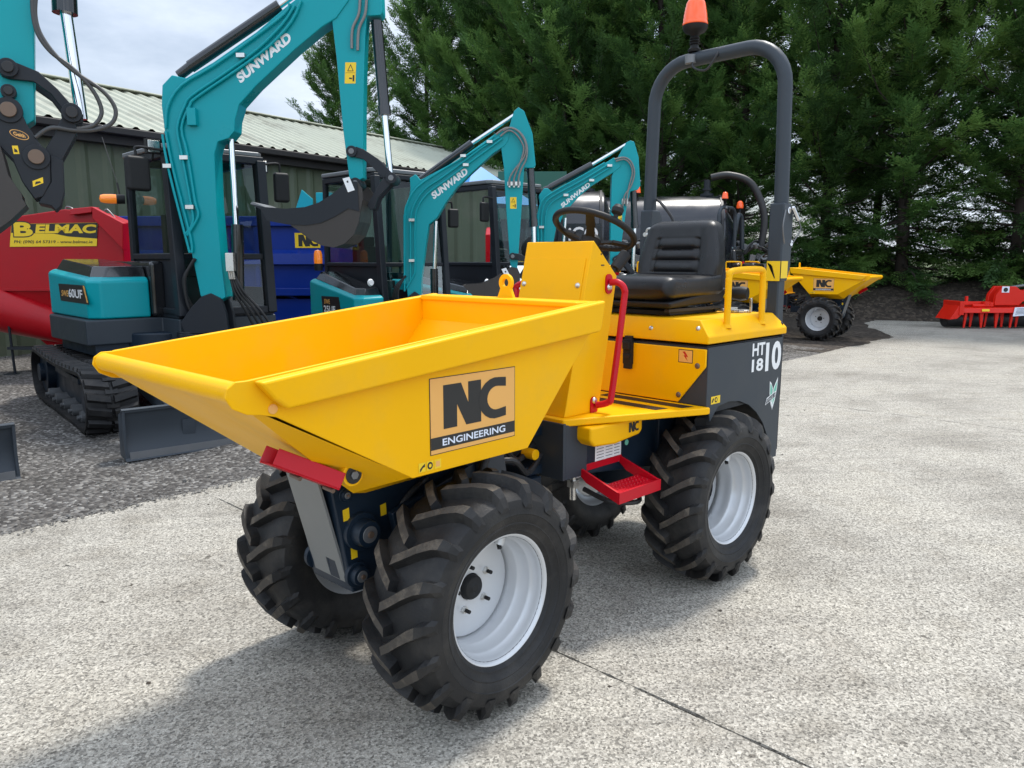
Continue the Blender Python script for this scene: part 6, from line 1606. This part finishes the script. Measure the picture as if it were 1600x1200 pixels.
    put_text(m, body_txt, (-0.70, d - 0.002, zc - 0.06), (0.55, 0, 0), (0, 0, 0.26), 0.02)
    if txt2: put_text(m, txt2, (-0.70, d - 0.002, zc - 0.27), (0.52, 0, 0), (0, 0, 0.12), 0.0, 0.2)
    m.build('name_plate', ['tankgrey', 'white'], tk)
    return T
tanker((10.89, 7.20, 0), R(-52), 'black slurry tanker with white lettering, behind the steering wheel', 'iCO', '00000', L=3.1, zc=1.87, r=0.92, pipes=False)
tanker((13.62, 6.11, 0), R(-55), 'black slurry tanker with arched hoses and red lamp, behind the seat', 'CG', '', L=3.3, zc=1.88, r=0.92)

def rotovator():
    T = thing('power_harrow', (17.42, 1.85, 0), RZ, 'orange red power harrow with tines at the right edge of the yard', 'harrow')
    m = MB(); m.hexa([(-0.70, -0.25, 0.34), (1.55, -0.25, 0.34), (1.55, 0.35, 0.34), (-0.70, 0.35, 0.34), (-0.68, -0.22, 0.44), (1.55, -0.22, 0.46), (1.55, 0.30, 0.52), (-0.68, 0.30, 0.50)])
    bd = m.build('tine_hood', 'redorange', T, bevel=0.012)
    m = MB(); m.bx(-0.66, 0.10, -0.05, 0.05, 0.50, 0.575); m.bx(-0.72, -0.62, -0.30, 0.35, 0.30, 0.59); m.cyl((-0.35, -0.12, 0.49), (0.05, -0.12, 0.49), 0.035, n=14); m.box((-0.42, 0.0, 0.62), (0.05, 0.06, 0.13)); m.cyl((-0.05, -0.1, 0.47), (-0.05, -0.1, 0.58), 0.075, n=16); m.cyl((0.05, -0.1, 0.47), (0.05, -0.1, 0.56), 0.06, n=16)
    m.build('frame', 'redorange', T, bevel=0.01)
    m = MB(); m.xz([(0.10, 0.50), (0.12, 0.72), (0.24, 0.90), (0.52, 0.90), (0.66, 0.80), (1.55, 0.86), (1.55, 0.60), (0.70, 0.58), (0.62, 0.50)], -0.16, -0.06); m.xz([(0.10, 0.50), (0.12, 0.72), (0.24, 0.90), (0.52, 0.90), (0.66, 0.80), (1.55, 0.86), (1.55, 0.60), (0.70, 0.58), (0.62, 0.50)], 0.10, 0.2)
    m.build('headstock', 'redorange', T, bevel=0.012)
    m = MB(); m.xz([(-0.90, 0.20), (-0.72, 0.50), (-0.66, 0.52), (-0.66, 0.30), (-0.74, 0.22)], -0.28, 0.30); m.build('end_plate', 'redorange', T, bevel=0.01)
    m = MB(); m.cyl((-0.78, 0.15, 0.19), (1.55, 0.15, 0.19), 0.17, n=22); m.build('packer_roller', 'black', T)
    m = MB(); m.tube([(0.44, -0.1, 0.88), (1.6, -0.1, 1.05)], 0.028, 10); m.build('ram', 'steelgrey', T)
    m = MB(); m.cyl((0.30, -0.163, 0.83), (0.30, -0.17, 0.83), 0.045, n=20); m.cur = 1; m.poly([(0.22, -0.1625, 0.77), (0.38, -0.1625, 0.77), (0.38, -0.1625, 0.90), (0.22, -0.1625, 0.90)]); m.build('maker_badge', ['inkblack', 'paper'], T)
    for q in range(12):
        x = -0.50 + 0.165 * q + (0.03 if q % 2 else 0.0); ty = -0.16 if q % 2 == 0 else -0.02; w_ = 0.045 if q % 3 else 0.030; lx = 0.02 * ((q * 7) % 3 - 1)
        m = MB(); m.hexa([(x - 0.012 + lx, ty, 0.02), (x + 0.022 + lx, ty, 0.02), (x + 0.022 + lx, ty + 0.02, 0.02), (x - 0.012 + lx, ty + 0.02, 0.02), (x - w_ * 0.8, ty - 0.02, 0.34), (x + w_, ty - 0.02, 0.34), (x + w_, ty + 0.04, 0.34), (x - w_ * 0.8, ty + 0.04, 0.34)]); m.build('tine', 'redorange', T)
    m = MB(); m.cur = 0; m.poly([(0.44, -0.27, 0.27), (0.70, -0.29, 0.29), (0.73, -0.27, 0.47), (0.48, -0.25, 0.46)]); m.cur = 1
    for q in range(5): z0 = 0.43 - 0.028 * q; m.poly([(0.50 - 0.006 * q, -0.292, z0), (0.69, -0.302, z0 + 0.01), (0.69, -0.302, z0 + 0.018), (0.50 - 0.006 * q, -0.292, z0 + 0.008)])
    m.build('price_card', ['paper', 'tankgrey'], T)
    m = MB(); m.poly([(-0.22, -0.262, 0.375), (-0.06, -0.262, 0.375), (-0.06, -0.258, 0.425), (-0.22, -0.258, 0.425)]); m.build('maker_sticker', 'stickeryellow', bd)
rotovator()

# spare excavator boom brackets and a green hoarding seen far behind
T = thing('loader_bucket_frame', (5.391, 9.067, 0), RZ, 'teal perforated steel bracket standing behind the black bucket', 'bracket')
m = MB(); m.xz([(-0.27, 0.4), (-0.27, 2.201), (-0.13, 2.586), (0.04, 2.44), (0.04, 0.4)], 0.0, 0.04); m.build('side_plate', 'teal', T, bevel=0.004)
m = MB(); m.bx(0.08, 0.34, 0.06, 0.40, 0.4, 2.546); m.bx(-0.27, 0.34, 0.0, 0.5, 0.0, 0.4); m.build('column', 'teal', T, bevel=0.01)
for k in range(9):
    m = MB(); m.cyl((-0.18 + 0.07 * (k % 3), 0.0, 1.95 + 0.14 * (k // 3)), (-0.18 + 0.07 * (k % 3), -0.008, 1.95 + 0.14 * (k // 3)), 0.015, n=8); m.build('bolt', 'zinc', T)
T = thing('hoarding', (9.26, 7.31, 0), RZ, 'dark green board with faint white writing behind the third excavator arm', 'sign')
m = MB(); m.bx(-0.9, 0.35, 0.0, 0.05, 2.20, 3.05); b = m.build('board', 'signgreen', T)
m = MB()
for k in range(3): m.bx(-0.8 + 0.28 * k, -0.62 + 0.30 * k + 0.1, -0.003, -0.001, 2.86 - 0.10 * k, 2.89 - 0.10 * k)
m.build('lettering', 'steelgrey', b)
for x in (-0.8, 0.25):
    m = MB(); m.bx(x - 0.04, x + 0.04, 0.05, 0.13, 0.0, 3.0); m.build('post', 'darkgrey', T)
T = thing('parasol', (7.4, 7.3, 0), 0, 'light blue pointed canopy tip showing under the middle excavator arm', 'canopy')
m = MB(); m.add([(0, 0, 3.05), (-0.75, -0.55, 2.35), (0.75, -0.75, 2.35), (0.75, 0.75, 2.35), (-0.75, 0.75, 2.35)], [(0, 1, 2), (0, 2, 3), (0, 3, 4), (0, 4, 1)]); m.build('canopy', 'brightblue', T)
m = MB(); m.cyl((0, 0, 0), (0, 0, 3.0), 0.03, n=10); m.build('pole', 'tan', T)

# the other dumpers, copies of the near one with its parts
dup(dumper, (12.777, 3.465, 0), R(95), 'rightmost yellow dumper, facing right by the conifers, its skip sign and wheel clear')
dup(dumper, (10.487, 3.979, 0), R(95), 'yellow dumper whose skip shows behind the roll bar and yellow hand rail', skip=('roll_bar_leg', 'roll_bar_hoop'))
dup(dumper, (8.024, 5.424, 0), R(95), 'yellow dumper mostly hidden, a bit of skip showing left of the black seat', skip=('roll_bar_leg', 'roll_bar_hoop'))
# ------------------------------------------------------------------ conifers
def foliage(name, c0, c1):
    m = bpy.data.materials.new(name); m.use_nodes = True
    nt = m.node_tree; L = nt.links; nt.nodes.clear()
    o = nt.nodes.new('ShaderNodeOutputMaterial')
    d = nt.nodes.new('ShaderNodeBsdfPrincipled'); d.inputs['Roughness'].default_value = 0.55; d.inputs['Specular IOR Level'].default_value = 0.35
    t = nt.nodes.new('ShaderNodeBsdfTranslucent')
    mx = nt.nodes.new('ShaderNodeMixShader'); mx.inputs['Fac'].default_value = 0.42
    tc = nt.nodes.new('ShaderNodeTexCoord'); n = nt.nodes.new('ShaderNodeTexNoise'); n.inputs['Scale'].default_value = 1.3; n.inputs['Detail'].default_value = 5
    L.new(tc.outputs['Object'], n.inputs['Vector'])
    r = nt.nodes.new('ShaderNodeValToRGB'); r.color_ramp.elements[0].position = 0.35; r.color_ramp.elements[0].color = (*c0, 1); r.color_ramp.elements[1].position = 0.68; r.color_ramp.elements[1].color = (*c1, 1)
    L.new(n.outputs['Fac'], r.inputs['Fac']); L.new(r.outputs['Color'], d.inputs['Base Color']); L.new(r.outputs['Color'], t.inputs['Color'])
    L.new(d.outputs['BSDF'], mx.inputs[1]); L.new(t.outputs['BSDF'], mx.inputs[2]); L.new(mx.outputs['Shader'], o.inputs['Surface'])
    MAT[name] = m
foliage('leaf_dark', (0.036, 0.084, 0.026), (0.066, 0.135, 0.036))
foliage('leaf_mid', (0.072, 0.156, 0.042), (0.114, 0.225, 0.057))
foliage('leaf_tip', (0.130, 0.240, 0.060), (0.185, 0.315, 0.080))
foliage('leaf_brown', (0.060, 0.045, 0.024), (0.085, 0.06, 0.03))

def make_tree(seed, H, rad):
    rg = random.Random(seed)
    T = thing('conifer', (0, 0, 0), 0, 'tall dense conifer', 'tree', 'conifers in the row behind the yard')
    tr = MB(); lx, ly = rg.uniform(-0.25, 0.25), rg.uniform(-0.25, 0.25)
    def axis(h): return V((lx * sin(h * 0.5) * h / H, ly * sin(h * 0.4 + 1) * h / H, h))
    tr.tube([axis(H * q / 14) for q in range(15)], lambda t: 0.15 * (1 - t) ** 0.8 + 0.012, 10)
    if rg.random() < 0.7:
        a = rg.random() * 6.28; tr.tube([axis(0.8), axis(2.2) + V((0.35 * cos(a), 0.35 * sin(a), 0)), axis(5) + V((0.75 * cos(a), 0.75 * sin(a), 0)), axis(8) + V((0.7 * cos(a), 0.7 * sin(a), 0))], lambda t: 0.11 * (1 - t) + 0.015, 8, smooth=4)
    vs = []; fs = []; mi = []
    nb = 250
    def frond(o, d, up, ln, mat_):
        side = d.cross(up)
        if side.length < 1e-3: return
        side.normalize(); up2 = side.cross(d)
        nl = 9
        for q in range(nl):
            t = (q + 0.5) / nl
            c = o + d * (ln * t) - up2 * (0.18 * ln * t * t)
            if q == nl - 1: dd = d; w = ln * 0.06; l2 = ln * 0.30
            else:
                s = 1 if q % 2 else -1
                dd = (d * 0.72 + side * s * 0.75 + up2 * rg.uniform(-0.25, 0.2)).normalized(); w = ln * 0.068 * (1.15 - 0.4 * t); l2 = ln * (0.48 - 0.24 * t)
            sd = dd.cross(up2).normalized() * w
            k = len(vs)
            vs.extend((c, c + dd * (l2 * 0.5) + sd, c + dd * l2 - up2 * (0.10 * l2), c + dd * (l2 * 0.5) - sd)); fs.append((k, k + 1, k + 2, k + 3)); mi.append(mat_)
    for b in range(nb):
        h = 0.35 + (H - 0.45) * ((b + rg.random()) / nb) ** 1.08
        u = h / H
        a = b * 2.39996 + rg.uniform(-0.9, 0.9)
        env = rad * (1 - max(0, (u - 0.18) / 0.82) ** 1.7) ** 0.75 * (0.88 + 0.12 * min(1, u / 0.15))
        ln = max(0.25, env * rg.choice((0.55, 0.8, 1.0, 1.1, 1.25)) * rg.uniform(0.9, 1.08))
        rise = (rg.uniform(0.05, 0.75) if u > 0.16 else rg.uniform(-0.55, 0.15)) + 0.9 * u ** 1.5
        out = V((cos(a), sin(a), 0))
        o = axis(h); p1 = o + out * (ln * 0.55) + V((0, 0, ln * rise * 0.35)); p2 = o + out * ln + V((0, 0, ln * rise + rg.uniform(-0.1, 0.15)))
        if b % 2 == 0: tr.tube([o, p1, p2 * 0.8 + p1 * 0.2], lambda t: 0.030 * (1 - t) * (1.15 - u) + 0.005, 5)
        clump = rg.random()
        base_m = 0 if clump < 0.38 else (1 if clump < 0.80 else 2)
        nf = int(26 + ln * 17)
        for q in range(nf):
            t = 1 - 0.80 * ((q + rg.random()) / nf) ** 1.25
            c = (o * (1 - t) ** 2 + p1 * (2 * t * (1 - t)) + p2 * t * t)
            d0 = (p1 - o) * (1 - t) + (p2 - p1) * t; d0.normalize()
            sw = rg.uniform(-1.15, 1.15)
            d = (d0 * cos(sw) + out.cross(V((0, 0, 1))) * sin(sw) + V((0, 0, rg.uniform(-0.35, 0.65)))).normalized()
            m_ = base_m if rg.random() < 0.75 else min(2, base_m + 1)
            if rg.random() < 0.03 and t < 0.6: m_ = 3
            frond(c + V((rg.uniform(-0.1, 0.1), rg.uniform(-0.1, 0.1), rg.uniform(-0.1, 0.1))), d, V((rg.uniform(-0.4, 0.4), rg.uniform(-0.4, 0.4), 1)).normalized(), rg.uniform(0.22, 0.46), m_)
    tr.build('trunk', 'bark', T, angle=60)
    me = bpy.data.meshes.new('crown'); me.from_pydata([tuple(v) for v in vs], [], fs)
    for k in ('leaf_dark', 'leaf_mid', 'leaf_tip', 'leaf_brown'): me.materials.append(MAT[k])
    me.polygons.foreach_set('material_index', mi)
    ob = bpy.data.objects.new('crown', me); COL.objects.link(ob); ob.parent = T
    return T

protos = [make_tree(11, 11.5, 2.25), make_tree(23, 12.4, 2.4), make_tree(37, 10.6, 2.1), make_tree(51, 11.9, 2.3)]
row = [(23.4, -4.2), (22.9, -2.0), (22.3, 0.2), (21.5, 2.3), (20.9, 4.5), (20.0, 6.6), (19.2, 8.7), (18.5, 10.8), (17.9, 12.9), (17.4, 15.0), (16.8, 17.1), (16.3, 19.3), (15.3, 22.6)]
SCL = {10: 0.90, 11: 0.86, 12: 0.80}
where = ['at the far right end of the row, mostly out of frame', 'behind the red harrow, right of its tines', 'above the left end of the red harrow', 'right of the background dumper skip, dark lower boughs',
         'behind the tip of the background dumper skip', 'just right of the roll bar, behind the background dumper', 'framed by the right leg of the roll bar', 'filling the middle of the roll bar hoop', 'behind the orange beacon and roll bar top',
         'just left of the roll bar, behind the third excavator', 'above the middle excavator arm', 'over the right end of the shed roof', 'at the left end of the row, behind the hanging arm']
rg = random.Random(99)
used = set()
for i, (x, y) in enumerate(row):
    p = protos[(i * 3 + i // 4) % 4]
    lab = 'tall green conifer ' + where[i]
    loc = (x + rg.uniform(-0.35, 0.35), y + rg.uniform(-0.3, 0.3), 0.75); rz = rg.random() * 6.28; sc = SCL.get(i, rg.uniform(0.95, 1.08))
    if p.name not in used:
        used.add(p.name); p.location = loc; p.rotation_euler = (0, 0, rz); p.scale = (sc,) * 3; p['label'] = lab
    else: dup(p, loc, rz, lab, scale=sc)
# earth bank under the trees
g = MB()
def bank(u, v):
    k = u * (len(row) - 1); i = min(int(k), len(row) - 2); t = k - i
    c = V((row[i][0] * (1 - t) + row[i + 1][0] * t, row[i][1] * (1 - t) + row[i + 1][1] * t, 0))
    n = V((-0.96, -0.28, 0))
    s = -4.5 + 8.0 * v
    hgt = 0.95 * max(0, 1 - abs((s + 0.5) / 3.2) ** 2.2) + 0.16 * noise.noise(V((c.x + n.x * s, c.y + n.y * s, 3)) * 0.9) * (1 - abs(2 * v - 1)) + 0.07 * noise.noise(V((c.x + n.x * s, c.y + n.y * s, 3)) * 3) * (1 - abs(2 * v - 1))
    return c + n * s + V((0, 0, hgt - 0.03))
g.grid(bank, 160, 40)
structure(g.build('soil_bank', 'soil', angle=60))
# a second, looser line of the same trees standing behind the first
back = [(27.8, -2.6), (27.0, 2.4), (25.6, 7.0), (24.0, 11.6), (22.8, 15.4), (21.4, 19.8)]
bw_ = ['far right, behind the red harrow', 'seen through the gap over the background skip', 'seen just right of the roll bar', 'seen through the roll bar', 'seen left of the roll bar', 'seen between the two smaller excavator arms']
for i, (x, y) in enumerate(back):
    dup(protos[(i * 2 + 1) % 4], (x + rg.uniform(-0.4, 0.4), y + rg.uniform(-0.4, 0.4), 0.1), rg.random() * 6.28, 'conifer of the rear line, ' + bw_[i], 'conifers standing behind the first row', scale=rg.uniform(0.9, 1.05))

# low scrub growing on the bank below the trees, each bush its own thing
def bush(seed):
    rg2 = random.Random(seed); T = thing('bush', (0, 0, 0), 0, 'low dark bush', 'bush', 'low bushes on the earth bank')
    vs = []; fs = []; mi = []
    st_ = MB()
    for b in range(46):
        a = rg2.random() * 6.28; el = rg2.uniform(0.15, 1.35); ln = rg2.uniform(0.5, 1.15)
        d = V((cos(a) * cos(el) * 1.5, sin(a) * cos(el) * 1.5, sin(el) * 0.9)) * ln
        if b % 3 == 0: st_.tube([(0, 0, -0.05), d * 0.5 + V((0, 0, 0.05)), d * 0.95], lambda t: 0.012 * (1 - t) + 0.003, 5)
        for q in range(26):
            t = 0.25 + 0.75 * rg2.random(); c = d * t + V((rg2.gauss(0, 0.09), rg2.gauss(0, 0.09), rg2.gauss(0, 0.08)))
            u = V((rg2.uniform(-1, 1), rg2.uniform(-1, 1), rg2.uniform(-0.5, 0.8))).normalized(); w = u.cross(V((rg2.uniform(-1, 1), rg2.uniform(-1, 1), 1))).normalized()
            L = rg2.uniform(0.06, 0.13); k = len(vs)
            vs.extend((c, c + u * L * 0.5 + w * L * 0.26, c + u * L, c + u * L * 0.5 - w * L * 0.26)); fs.append((k, k + 1, k + 2, k + 3)); mi.append(rg2.choice((0, 0, 1)))
    st_.build('stem', 'bark', T)
    me = bpy.data.meshes.new('foliage'); me.from_pydata([tuple(v) for v in vs], [], fs)
    for k in ('leaf_dark', 'leaf_mid'): me.materials.append(MAT[k])
    me.polygons.foreach_set('material_index', mi)
    ob = bpy.data.objects.new('foliage', me); COL.objects.link(ob); ob.parent = T
    return T
bp = [bush(3), bush(8)]
spots = [(23.9, -1.2, 'right of the red harrow'), (23.2, 1.0, 'behind the red harrow'), (22.6, 3.2, 'above the left end of the red harrow'), (21.8, 5.2, 'right of the background skip lip'), (21.0, 7.4, 'behind the background skip lip'), (20.2, 9.6, 'behind the rightmost dumper wheel'), (19.4, 11.8, 'behind the roll bar leg')]
for i, (x, y, w_) in enumerate(spots):
    lab = 'low dark leafy bush on the bank ' + w_
    if i < 2: b_ = bp[i]; b_.location = (x, y, 0.75); b_['label'] = lab
    else: dup(bp[i % 2], (x, y, 0.72), i * 1.3, lab, scale=0.9 + 0.08 * (i % 4))
